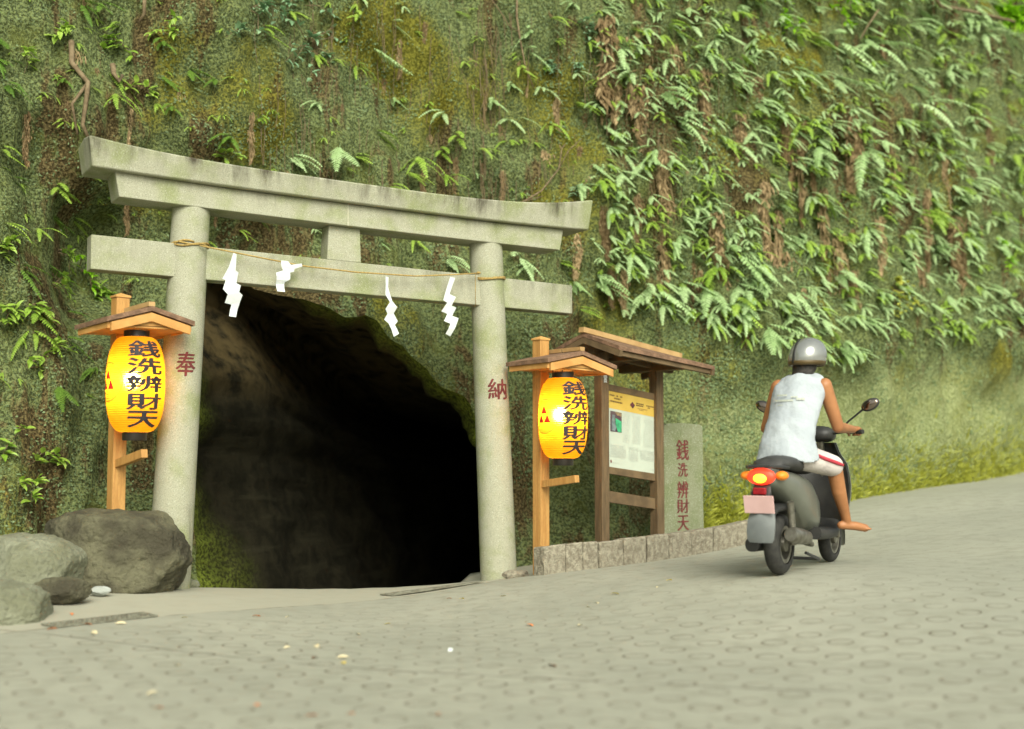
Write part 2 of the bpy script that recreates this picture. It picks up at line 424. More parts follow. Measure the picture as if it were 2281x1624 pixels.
# hole: faces with any corner inside
hole = np.zeros((NS - 1, NH - 1), bool)
for i in range(NS - 1):
    for j in range(NH - 1):
        hole[i, j] = inmask[i, j] or inmask[i + 1, j] or inmask[i, j + 1] or inmask[i + 1, j + 1]
edgecount = {}
for i in range(NS - 1):
    for j in range(NH - 1):
        if hole[i, j]: continue
        q = [(i, j), (i + 1, j), (i + 1, j + 1), (i, j + 1)]
        for k in range(4):
            e = frozenset((q[k], q[(k + 1) % 4])); edgecount[e] = edgecount.get(e, 0) + 1
bd = [e for e, c in edgecount.items() if c == 1]
adj = {}
for e in bd:
    a, c = tuple(e)
    if all(p[0] in (0, NS - 1) for p in (a, c)) or all(p[1] in (0, NH - 1) for p in (a, c)): continue
    adj.setdefault(a, []).append(c); adj.setdefault(c, []).append(a)
hole_verts = set(adj)
for i in range(NS):
    for j in range(NH):
        s_, h_ = i * .07, HS[j]
        if (i, j) in hole_verts:
            q = near_poly((s_, h_), MOUTH)[1]; s_, h_ = q.x, q.y
        p, rt, hh = cliff_pt(s_, h_)
        pts.append(p)
        w = rt * (1 - sst(hh + .25 * noise.noise(Vector((p.x * 1.3, p.y * 1.3, 3))), 1.15, 1.75))
        m1 = noise.fractal(Vector((p.x * .8, p.y * .8, p.z * .8 + 9)), 1, 2, 4)
        m2 = noise.fractal(Vector((p.x * 2.6, p.y * 2.6, p.z * .5 + 31)), 1, 2, 4)
        att_moss.append(m1); att_dirt_shade.append(m2); att_wall.append(w)
# yellow moss and bare earth; strongest brown blobs paint shade into cavities behind the gate
def blob(px, py, Y, r, arr, amp):
    c = at(px, py, Y)
    for k, p in enumerate(pts):
        d = ((p - c).length) / r
        if d < 2: arr[k] += amp * math.exp(-d * d * 1.5)
for px, py, Y, r, a in [(1290, 260, 12.6, .45, 1.1), (1340, 340, 12.6, .35, .8), (820, 60, 12.6, .8, .7), (900, 150, 12.5, .5, .5), (1240, 120, 12.8, .5, .6), (1850, 120, 15, .9, .8), (1930, 640, 14.2, .5, .9), (960, 690, 12.3, .5, .8), (800, 670, 12, .4, .6),
                        (2080, 1080, 15, .6, .8), (2200, 1040, 16.4, .8, 1.2), (2050, 1090, 15, .5, .9), (2280, 1000, 17, .6, 1.1), (1800, 1130, 13.3, .4, .6), (1170, 1050, 12.4, .5, .5), (1950, 1110, 13.7, .5, .8), (1580, 200, 13.5, .5, .5), (2000, 550, 15, .6, .6), (1750, 330, 14.2, .5, .5), (2200, 420, 16.4, .6, .6), (120, 850, 10, .8, .35), (2260, 760, 17, .6, .6), (600, 660, 11.8, .4, .4)]:
    blob(px, py, Y, r, att_moss, a)
for px, py, Y, r, a in [(1600, 350, 13.6, 1.0, .35), (2050, 400, 15.5, 1.3, .35), (1500, 600, 13.4, .7, .3), (1850, 600, 14.3, .9, .3), (1050, 350, 12.6, .5, .3), (520, 300, 11.5, .6, .3), (300, 250, 11, .6, .4), (170, 200, 10, .5, .6), (600, 555, 11.9, .75, 1.5), (1120, 420, 12.6, .5, .4), (250, 620, 10.4, .6, .6), (1380, 120, 12.8, .5, .7), (1800, 450, 14, .9, .3), (310, 480, 11.2, .7, 1.6), (290, 630, 11.1, .6, 1.2), (350, 1000, 10.6, .6, .5)]:
    blob(px, py, Y, r, att_dirt_shade, a)
fs = []
for i in range(NS - 1):
    for j in range(NH - 1):
        if not hole[i, j]: fs.append((i * NH + j, (i + 1) * NH + j, (i + 1) * NH + j + 1, i * NH + j + 1))
me = bpy.data.meshes.new("cliff"); me.from_pydata([tuple(p) for p in pts], [], fs)
for nm, arr in (('moss', att_moss), ('dirt_shade', att_dirt_shade), ('wall', att_wall)):
    a = me.attributes.new(nm, 'FLOAT', 'POINT'); a.data.foreach_set('value', np.array(arr, np.float32))
for p in me.polygons: p.use_smooth = True
cliff = bpy.data.objects.new("cliff", me); COL.objects.link(cliff)
tag(cliff, "steep mossy rock cliff covered in ferns, with the dark tunnel mouth", "cliff", kind='structure')
BVH = BVHTree.FromPolygons([tuple(p) for p in pts], fs)

m, n, l, b = newmat('mossy_rock')
v = coords(n, l); vs = coords(n, l, (3.2, 3.2, .55))
A = lambda nm: N(n, 'ShaderNodeAttribute', attribute_name=nm).outputs['Fac']
n1 = noise_(n, l, v, 2.2, 6, .6); n2 = noise_(n, l, v, 38, 4, .65); n3 = noise_(n, l, vs, 3.2, 6, .65); n4 = noise_(n, l, v, 110, 2)
col = mixc(n, l, sstep(n, l, n2, .42, .6), (.055, .066, .018, 1), (.25, .3, .11, 1))  # olive tone variation; low spots also painted dark as crevice shade
col = mixc(n, l, sstep(n, l, n4, .46, .7, 0, .6), col, (.24, .335, .19, 1))
col = mixc(n, l, sstep(n, l, n1, .5, .7, 0, .6), col, (.16, .175, .035, 1))
dw = math_(n, l, 'ADD', math_(n, l, 'MULTIPLY', A('dirt_shade'), .95), math_(n, l, 'MULTIPLY', math_(n, l, 'ADD', n3, -.5), 2.2))
brown = mixc(n, l, sstep(n, l, n2, .4, .65), (.05, .032, .013, 1), (.23, .165, .075, 1))
col = mixc(n, l, sstep(n, l, dw, .16, .55, 0, .88), col, brown)
ye = mixc(n, l, sstep(n, l, n2, .4, .65), (.11, .105, .01, 1), (.3, .28, .03, 1))
col = mixc(n, l, sstep(n, l, math_(n, l, 'ADD', A('moss'), math_(n, l, 'MULTIPLY', math_(n, l, 'ADD', n2, -.5), .8)), .28, .75, 0, .85), col, ye)
wallc = mixc(n, l, sstep(n, l, n2, .4, .65), (.27, .32, .125, 1), (.47, .52, .27, 1))
wallc = mixc(n, l, sstep(n, l, n1, .45, .7, 0, .6), wallc, (.23, .25, .075, 1))
col = mixc(n, l, math_(n, l, 'MULTIPLY', A('wall'), .85), col, wallc)
l.new(col, b.inputs['Base Color']); b.inputs['Roughness'].default_value = .95; b.inputs['Specular IOR Level'].default_value = .15
h = math_(n, l, 'ADD', n2, math_(n, l, 'MULTIPLY', n3, 1.5))
p1 = bump_(n, l, h, 1, .07, b); bump_(n, l, n4, .4, .01, b, p1)
me.materials.append(m)

# tunnel: the loop of the mouth drawn into the hill
start = next(iter(adj)); loop = [start]; prev = None
while True:
    nb = [q for q in adj[loop[-1]] if q != prev]
    prev = loop[-1]
    if not nb or nb[0] == start: break
    loop.append(nb[0])
    if len(loop) > 4000: break
ring0 = [pts[i * NH + j] for i, j in loop]
cen = sum(ring0, Vector()) / len(ring0)
AX = Vector((.24, 1, 0)).normalized()
rings = [ring0]
deps = [.08, .18, .3, .45, .6] + [.6 + .2 * k for k in range(1, 60)]
ndir = Vector((-.5, .866, 0))
for d in deps:
    w = sst(d, .1, 1.4); ax = (Vector((-.32, .95, 0)).normalized() * (1 - w) + AX * w)
    rg = []
    for p in ring0:
        q = p + ax * d
        out = Vector((p.x - cen.x, p.y - cen.y, p.z - cen.z)); out -= ndir * out.dot(ndir); out.normalize()
        e = .13 * noise.fractal(q * 1.1, 1, 2, 3) + .07 * noise.fractal(Vector((q.x * 1.2, q.y * .8, q.z * 6)), 1, 2, 3) + .03 * noise.fractal(q * 5, 1, 2, 3)
        e *= sst(d, 0, .4); e -= .05 * sst(d, 0, .5)
        q = q + out * e
        if q.z > .9: q.z = .9 + (q.z - .9) * (1 - .5 * sst(d, 0, 5.5))
        q.z -= .05 * max(d - 1, 0)
        rg.append(q)
    rings.append(rg)
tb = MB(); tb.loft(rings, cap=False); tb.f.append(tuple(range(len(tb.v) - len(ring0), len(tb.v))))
m, n, l, b = newmat('tunnel_rock')
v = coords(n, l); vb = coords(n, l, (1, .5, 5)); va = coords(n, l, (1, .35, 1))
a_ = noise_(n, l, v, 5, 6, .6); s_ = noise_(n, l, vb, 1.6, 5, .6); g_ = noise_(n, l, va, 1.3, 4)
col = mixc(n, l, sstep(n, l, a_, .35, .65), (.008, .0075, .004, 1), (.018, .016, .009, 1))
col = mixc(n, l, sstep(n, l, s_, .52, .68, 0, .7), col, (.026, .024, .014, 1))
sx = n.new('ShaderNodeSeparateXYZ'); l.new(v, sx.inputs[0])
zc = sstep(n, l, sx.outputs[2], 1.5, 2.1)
col = mixc(n, l, math_(n, l, 'MULTIPLY', zc, sstep(n, l, a_, .3, .6)), col, (.07, .052, .022, 1))  # ceiling and upper walls painted lighter brown, as if lit from the mouth
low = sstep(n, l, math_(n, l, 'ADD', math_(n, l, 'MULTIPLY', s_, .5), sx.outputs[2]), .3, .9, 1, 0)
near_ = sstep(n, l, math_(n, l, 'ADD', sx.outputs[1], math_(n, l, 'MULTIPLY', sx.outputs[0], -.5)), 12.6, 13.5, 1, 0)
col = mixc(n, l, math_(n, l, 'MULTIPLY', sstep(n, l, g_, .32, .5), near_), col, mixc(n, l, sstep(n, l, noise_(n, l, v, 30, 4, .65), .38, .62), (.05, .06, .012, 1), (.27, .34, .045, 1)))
l.new(col, b.inputs['Base Color']); b.inputs['Roughness'].default_value = .95; b.inputs['Specular IOR Level'].default_value = .1
bump_(n, l, a_, .7, .05, b)
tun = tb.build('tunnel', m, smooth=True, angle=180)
tag(tun, "dark rough-hewn tunnel running into the cliff behind the stone gate", "tunnel", kind='structure')

def hit(px, py):
    h_ = BVH.ray_cast(EYE, ray(px, py).normalized())
    return (h_[0], h_[1]) if h_[0] is not None else None

# ------------------------------------------------------------------ torii gate
def gp(a, h, off=0.0): # along the gate, height, out of the gate
    return GM + _D * a + _NN * off + Vector((0, 0, h - .025 * a))
gate = thing('torii_gate', GM, "grey granite torii gate with curved top beam standing before the tunnel mouth", "gate")
PIL = {}
for side, top, bot in ((-1, -1.352, -1.478), (1, 1.302, 1.447)):
    mb = MB(); hb = gz(*(GM + _D * bot).xy) - .15
    path_ = [gp(bot + (top - bot) * t, hb + (3.04 - hb) * t) for t in [k / 14 for k in range(15)]]
    mb.tube(path_, [.163 - .015 * k / 14 for k in range(15)], 48)
    o = mb.build('pillar', MAT['stone'], gate, smooth=True)
    PIL[side] = (o, bot, top, hb)
def sweep(name, arange, lo, hi, depth, slant, bevel, tdepth=None, ridge=0):
    mb = MB(); n_ = 40; rings = []
    for k in range(n_ + 1):
        t = k / n_; a = arange[0] + (arange[1] - arange[0]) * t
        z0, z1 = lo(a), hi(a); d = depth / 2; d1 = (tdepth or depth) / 2
        sl = slant * (2 * t - 1) * abs(2 * t - 1) ** 6
        rings.append([gp(a, z0, d), gp(a, z0, -d), gp(a + sl, z1, -d1), gp(a + sl, z1 + ridge, 0), gp(a + sl, z1, d1)])
    mb.loft(rings); return mb.build(name, MAT['stone'], gate, smooth=True, bevel=bevel, angle=25)
nuki = sweep('tie_beam', (-2.13, 2.165), lambda a: 2.45, lambda a: 2.715, .17, 0, .006)
shim = sweep('under_beam', (-1.945, 1.995), lambda a: 3.005 + .012 * (a / 2) ** 2, lambda a: 3.19 + .025 * (a / 2) ** 4, .3, .035, .006)
kas = sweep('top_beam', (-2.16, 2.27), lambda a: 3.192 + (.03 if a > 0 else .02) * (abs(a) / 2.2) ** 3, lambda a: 3.358 + .012 * (a / 2) ** 2 + (.12 if a > 0 else .075) * (abs(a) / 2.22) ** 4, .42, .03, .012, .48, .03)
strut = MB()
strut.hexa([gp(-.236, 2.715, .085), gp(.068, 2.715, .085), gp(.068, 2.715, -.085), gp(-.236, 2.715, -.085),
            gp(-.222, 3.004, .085), gp(.055, 3.004, .085), gp(.055, 3.004, -.085), gp(-.222, 3.004, -.085)])
strut.build('strut', MAT['stone'], gate, bevel=.006)
for o in (kas, shim, nuki):
    me = o.data; a = me.attributes.new('stain', 'FLOAT', 'POINT'); vals = []
    for k_, v_ in enumerate(me.vertices):
        up_ = k_ % 5 >= 2
        vals.append((1.25 if up_ else .12) if o is kas else ((.5 if o is shim else .7) if up_ else 0))
    a.data.foreach_set('value', vals)

jt = MB(); jt.hexa([gp(-.082, 3.004, .149), gp(-.076, 3.004, .149), gp(-.076, 3.004, .1515), gp(-.082, 3.004, .1515), gp(-.082, 3.19, .149), gp(-.076, 3.19, .149), gp(-.076, 3.19, .1515), gp(-.082, 3.19, .1515)])
jt.build('mortar_joint', M('mortar', (.5, .48, .36, 1), None, 30, .9), gate)
# ---- lettering
_glyph = {}
def glyph(ch, bold=.0):
    """2-D mesh of one character, fitted to the unit square, diced finely enough to bend"""
    key = (ch, bold)
    if key in _glyph: return _glyph[key]
    cu = bpy.data.curves.new('glyph', 'FONT'); cu.body = ch; cu.size = 1; cu.offset = bold; cu.resolution_u = 3
    o = bpy.data.objects.new('glyph', cu); COL.objects.link(o)
    dg = bpy.context.evaluated_depsgraph_get(); me_ = bpy.data.meshes.new_from_object(o.evaluated_get(dg))
    bpy.data.objects.remove(o); bpy.data.curves.remove(cu)
    bm = bmesh.new(); bm.from_mesh(me_); bpy.data.meshes.remove(me_)
    x0 = min(v_.co.x for v_ in bm.verts); x1 = max(v_.co.x for v_ in bm.verts); y0 = min(v_.co.y for v_ in bm.verts); y1 = max(v_.co.y for v_ in bm.verts)
    for v_ in bm.verts: v_.co = Vector(((v_.co.x - x0) / (x1 - x0) - .5, (v_.co.y - y0) / (y1 - y0) - .5, 0))
    for k in range(-9, 10):
        bmesh.ops.bisect_plane(bm, geom=bm.verts[:] + bm.edges[:] + bm.faces[:], plane_co=(k / 20, 0, 0), plane_no=(1, 0, 0))
        bmesh.ops.bisect_plane(bm, geom=bm.verts[:] + bm.edges[:] + bm.faces[:], plane_co=(0, k / 20, 0), plane_no=(0, 1, 0))
    bm.verts.index_update()
    _glyph[key] = ([tuple(v_.co) for v_ in bm.verts], [tuple(v_.index for v_ in f.verts) for f in bm.faces]); bm.free()
    return _glyph[key]
def write(name, mat, parent, items, mapf):
    mb = MB()
    for ch, cx, cy, w, h, bold in items:
        vs_, fs_ = glyph(ch, bold)
        mb.add([mapf(cx + p[0] * w, cy + p[1] * h) for p in vs_], fs_)
    o0 = ORG.get(parent.name, Vector())
    me_ = bpy.data.meshes.new(name); me_.from_pydata([tuple(p - o0) for p in mb.v], [], mb.f); me_.materials.append(mat)
    o = bpy.data.objects.new(name, me_); COL.objects.link(o); o.parent = parent; ORG[o.name] = o0
    return o
for side, ch, zc, w, h in ((-1, '奉', at(410, 810, 9.65).z, .15, .19), (1, '納', at(1111, 867, 11.05).z, .185, .18)):
    o, bot, top, hb = PIL[side]
    def pm(x, y, bot=bot, top=top, hb=hb, zc=zc, side=side):
        z = zc + y; zz = z
        t = (zz - hb) / (3.04 - hb); a = bot + (top - bot) * t
        r_ = .163 - .015 * t + .0025; c = gp(a, 0); c.z = z
        ang = x / r_ + (-.1 if side > 0 else -.05); d = _NN * math.cos(ang) + _D * math.sin(ang)
        return c + d * r_
    write('carved_character', MAT['redpaint'], o, [(ch, x_, y_, w, h, 0) for x_, y_ in ((0, 0), (.0045, .002), (-.0045, -.002))], lambda x, y, pm=pm: pm(x, y) + _NN * (.0005 * (int(abs(x) * 1e5) % 3)))

# ---- straw rope and paper streamers
RO = .21
def rope_pt(px, py, off=RO):
    d = ray(px, py); P0 = GM + _NN * off; t = (P0 - EYE).dot(_NN) / d.dot(_NN); return EYE + d * t
mb = MB(); pathr = []
la, ra = -1.366, 1.317
hz = rope_pt(440, 546).z
for k in range(0, 2 * 26 + 8):
    a = math.pi * .5 + 2 * math.pi * k / 26; c = gp(la, 0); r_ = .158
    pathr.append(c + (_D * math.cos(a) + _NN * -math.sin(a) * -1) * r_ * 1 + Vector((0, 0, hz + .012 * math.sin(k * .9) - .0004 * k)))
span = [(470, 552), (560, 570), (672, 592), (790, 606), (925, 615), (1010, 612), (1063, 608.5)]
tot = [rope_pt(x, y, .16 + .03 * math.sin(math.pi * k / 6)) for k, (x, y) in enumerate(span)]
mb.tube(pathr, .0075, 6)
mb.tube([rope_pt(445, 547, .165)] + tot, .0065, 6)
pr = []
hz2 = rope_pt(1085, 606).z
for k in range(0, 2 * 26 + 8):
    a = 2 * math.pi * k / 26; c = gp(ra, 0)
    pr.append(c + (_D * math.cos(a) + _NN * math.sin(a)) * .16 + Vector((0, 0, hz2 + .012 * math.sin(k * .5) + .02 * (k / 60 - .5))))
mb.tube(pr, .0075, 6)
kn = rope_pt(1066, 608, .165); mb.ell(kn, .02, .02, .014, n=10, k=8)
e0 = rope_pt(1059, 612, .15)
mb.tube([kn, e0, e0 + Vector((0, 0, -.1)), rope_pt(1059, 684, .13)], .003, 5)
tag(mb.build('straw_rope', MAT['rope'], smooth=True, angle=180), "thin straw rope tied round both gate pillars and sagging across the lower beam", "rope")

def shide(pix, sc, ox, oy, label):
    P = [rope_pt((ox + x / 2.70625) * .9124, (oy + y / 2.70625) * .9124, .185) for x, y in pix]
    bm = bmesh.new(); bv = [bm.verts.new(p) for p in P]; f = bm.faces.new(bv)
    zt = max(p.z for p in P); zb = min(p.z for p in P)
    for k in range(1, 8):
        bmesh.ops.bisect_plane(bm, geom=bm.verts[:] + bm.edges[:] + bm.faces[:], plane_co=(0, 0, zb + (zt - zb) * k / 8), plane_no=(0, 0, 1))
    bmesh.ops.triangulate(bm, faces=bm.faces)
    for v_ in bm.verts:
        t = (zt - v_.co.z) / (zt - zb); v_.co += _NN * (.02 * math.sin(t * 13 + sc) * t + .01)
    r_ = bmesh.ops.extrude_face_region(bm, geom=bm.faces[:])
    for g_ in r_['geom']:
        if isinstance(g_, bmesh.types.BMVert): g_.co -= _NN * .0018
    bmesh.ops.recalc_face_normals(bm, faces=bm.faces)
    me_ = bpy.data.meshes.new('paper_streamer'); bm.to_mesh(me_); bm.free(); me_.materials.append(MAT['white_paper'])
    o = bpy.data.objects.new('paper_streamer', me_); COL.objects.link(o); tag(o, label, 'paper streamer', 'white paper streamers on the gate rope')
shide([(1540, 860), (1560, 868), (1555, 975), (1575, 990), (1560, 1060), (1588, 1075), (1575, 1120), (1598, 1140), (1555, 1285), (1510, 1278), (1530, 1200), (1485, 1190), (1500, 1135), (1468, 1100), (1490, 1040), (1468, 1030), (1510, 950)], 0, 0, 300,
      "white zigzag paper streamer hanging nearest the left gate pillar")
shide([(1855, 910), (1900, 915), (1920, 940), (1990, 930), (1995, 950), (1945, 965), (1940, 985), (1915, 990), (1912, 1035), (1880, 1055), (1875, 1120), (1825, 1115), (1822, 990), (1870, 975), (1855, 945)], 1, 0, 300,
      "short crumpled white paper streamer caught up against the gate's lower beam")
shide([(650, 1015), (670, 1020), (668, 1085), (692, 1178), (725, 1220), (705, 1258), (735, 1310), (712, 1335), (733, 1395), (700, 1415), (672, 1325), (645, 1300), (665, 1262), (648, 1230), (676, 1186), (650, 1135), (652, 1080)], 2, 700, 300,
      "white paper streamer with a twisted narrow top, between the short one and the right pillar")
shide([(1078, 1018), (1110, 1026), (1072, 1132), (1113, 1152), (1086, 1208), (1118, 1222), (1094, 1276), (1135, 1290), (1080, 1410), (1045, 1395), (1075, 1328), (1035, 1310), (1062, 1262), (1022, 1245), (1055, 1190), (1028, 1172)], 3, 700, 300,
      "crisp white zigzag paper streamer hanging beside the right gate pillar")

# ------------------------------------------------------------------ lantern posts and paper lanterns
U = Vector((.754, .657, 0)); NW = Vector((.657, -.754, 0))          # along the kerb / out of the cliff
m, n, l, b = newmat('lit_lantern_paper')
n.remove(b)
v = coords(n, l)
f = sstep(n, l, noise_(n, l, v, 14, 3), .35, .7)
colp = mixc(n, l, f, (.98, .43, .016, 1), (.94, .36, .01, 1))
tr = n.new('ShaderNodeBsdfTranslucent'); l.new(colp, tr.inputs[0])
df = n.new('ShaderNodeBsdfDiffuse'); df.inputs[0].default_value = (.7, .36, .03, 1)
rf = n.new('ShaderNodeBsdfRefraction'); rf.inputs[0].default_value = (1, .8, .2, 1); rf.inputs['Roughness'].default_value = .68; rf.inputs['IOR'].default_value = 1.4
m1_ = n.new('ShaderNodeMixShader'); m1_.inputs[0].default_value = .3; l.new(tr.outputs[0], m1_.inputs[1]); l.new(df.outputs[0], m1_.inputs[2])
m2_ = n.new('ShaderNodeMixShader'); m2_.inputs[0].default_value = .34; l.new(m1_.outputs[0], m2_.inputs[1]); l.new(rf.outputs[0], m2_.inputs[2])
l.new(m2_.outputs[0], n['Material Output'].inputs[0]); MAT['paper_lit'] = m
def emat(name, c, s):
    m_, n_, l_, b_ = newmat(name); b_.inputs['Base Color'].default_value = c
    b_.inputs['Emission Color'].default_value = c; b_.inputs['Emission Strength'].default_value = s; return m_
MAT['bulb'] = emat('lit_bulb', (1, .82, .45, 1), 190)

def lantern_r(t, R0=.215, r0=.092): return r0 + (R0 - r0) * max(0, 1 - abs(2 * t - 1) ** 2.6) ** .4545
def make_lantern(c, zb, zt, rot, label):
    """hanging paper lantern; rot: bearing (from straight at the camera) of the middle of the lettering"""
    H = zt - zb
    th = thing('paper_lantern', (c.x, c.y, zb), label, 'lantern', 'lit paper lanterns by the gate')
    to_cam = math.atan2(-c.y, -c.x)
    prof = []
    nr = 44
    for k in range(nr * 4 + 1):
        t = k / (nr * 4); rr_ = lantern_r(t) + .0022 * math.cos(2 * math.pi * t * nr); prof.append((rr_, H * t))
    mb = MB(); mb.lathe(prof, (c.x, c.y, zb), 72, capped=False); mb.build('shell', MAT['paper_lit'], th, smooth=True, angle=180)
    top = MB(); top.lathe([(.088, 0), (.095, 0), (.095, .05), (.088, .05), (.088, 0)], (c.x, c.y, zt - .002), 32, capped=False); top.build('top_ring', MAT['black'], th, smooth=True)
    bot = MB(); bot.lathe([(.0, -.06), (.083, -.06), (.087, -.066), (.09, -.06), (.09, .0), (.083, 0), (.083, -.055), (0, -.055)], (c.x, c.y, zb + .004), 32, capped=False); bot.build('bottom_ring', MAT['black'], th, smooth=True)
    bx_, by_ = c.x + math.cos(to_cam - R(16)) * .07, c.y + math.sin(to_cam - R(16)) * .07
    bl = MB(); bl.ell((bx_, by_, zb + H * .54), .034, .034, .046, n=16, k=10); bl.build('bulb', MAT['bulb'], th, smooth=True, angle=180)
    so = MB(); so.lathe([(.018, 0), (.02, .03), (.02, .07), (.006, .075)], (bx_, by_, zb + H * .54 + .04), 14)
    so.tube([(bx_, by_, zb + H * .54 + .11), (bx_, by_, zt - .06), (c.x, c.y, zt + .11)], .004, 6); so.build('bulb_socket', MAT['black'], th, smooth=True)
    hw = MB(); sd = Vector((-math.sin(to_cam), math.cos(to_cam), 0))
    hw.tube([Vector((c.x, c.y, zt + .03)) + sd * (.09 * math.cos(math.pi * k / 12)) + Vector((0, 0, .12 * math.sin(math.pi * k / 12))) for k in range(13)], .0035, 6)
    hw.tube([(c.x, c.y, zt + .14), (c.x + .012, c.y, zt + .17), (c.x, c.y, zt + .2), (c.x - .01, c.y, zt + .25)], .003, 6); hw.build('hanger_wire', MAT['wire'], th, smooth=True)
    def lm(x, y):
        t = (y - zb) / H; r_ = lantern_r(t) + .0045
        a = to_cam + rot + x / .215
        return Vector((c.x + math.cos(a) * r_, c.y + math.sin(a) * r_, y))
    items = []
    pitch = H * .182
    for k, ch in enumerate('銭洗辨財天'):
        items.append((ch, 0, zt - H * .05 - pitch * (k + .5), .285, pitch * .92, .009))
    bold_ = [(ch, x_ + ox_, y_ + oy_, w_, h__, b__) for ox_, oy_ in ((-.005, -.0025), (.005, .0025)) for ch, x_, y_, w_, h__, b__ in items]
    write('lettering', MAT['ink'], th, bold_ + items, lambda x, y: lm(x, y) + Vector((math.cos(to_cam + rot), math.sin(to_cam + rot), 0)) * (.0006 * ((int(abs(x) * 1e5) * 7 + int(y * 1e5)) % 3)))
    ca_ = -1.47 * .215; cz = zb + H * .515
    cr = MB()
    tris = [((0, .145), (-.036, .073), (.036, .073)), ((-.038, .069), (-.074, -.003), (-.002, -.003)), ((.038, .069), (.002, -.003), (.074, -.003))]
    for t3 in tris:
        nn_ = 6; base = len(cr.v); idx = {}
        for i in range(nn_ + 1):
            for j in range(nn_ + 1 - i):
                w0, w1 = i / nn_, j / nn_; w2 = 1 - w0 - w1
                idx[i, j] = len(cr.v)
                cr.v.append(lm(ca_ - (t3[0][0] * w0 + t3[1][0] * w1 + t3[2][0] * w2), cz - .05 + t3[0][1] * w0 + t3[1][1] * w1 + t3[2][1] * w2))
        for i in range(nn_):
            for j in range(nn_ - i):
                cr.f.append((idx[i, j], idx[i + 1, j], idx[i, j + 1]))
                if j < nn_ - i - 1: cr.f.append((idx[i + 1, j], idx[i + 1, j + 1], idx[i, j + 1]))
    crest = cr.build('crest', MAT['crest_red'], th)
    rg = MB(); na = 48
    for k in range(9):   # thin dark hoops of the ring round the crest
        for (y0_, half0) in ((.14 - k * .0095, None), (-.14 + k * .0075, None)):
            hw_ = math.sqrt(max(0, .145 ** 2 - y0_ ** 2))
            seg_ = 14; b_ = len(rg.v)
            for i in range(seg_ + 1):
                x_ = -hw_ + 2 * hw_ * i / seg_
                rg.v += [lm(ca_ + x_, cz + y0_ - .0015), lm(ca_ + x_, cz + y0_ + .0015)]
            for i in range(seg_): rg.f.append((b_ + 2 * i, b_ + 2 * i + 2, b_ + 2 * i + 3, b_ + 2 * i + 1))
    b_ = len(rg.v)
    for i in range(na + 1):
        a = 2 * math.pi * i / na
        rg.v += [lm(ca_ + .143 * math.cos(a), cz + .143 * math.sin(a)), lm(ca_ + .149 * math.cos(a), cz + .149 * math.sin(a))]
    for i in range(na): rg.f.append((b_ + 2 * i, b_ + 2 * i + 2, b_ + 2 * i + 3, b_ + 2 * i + 1))
    rg.build('crest_ring', MAT['crest_ring'], th)
    return th

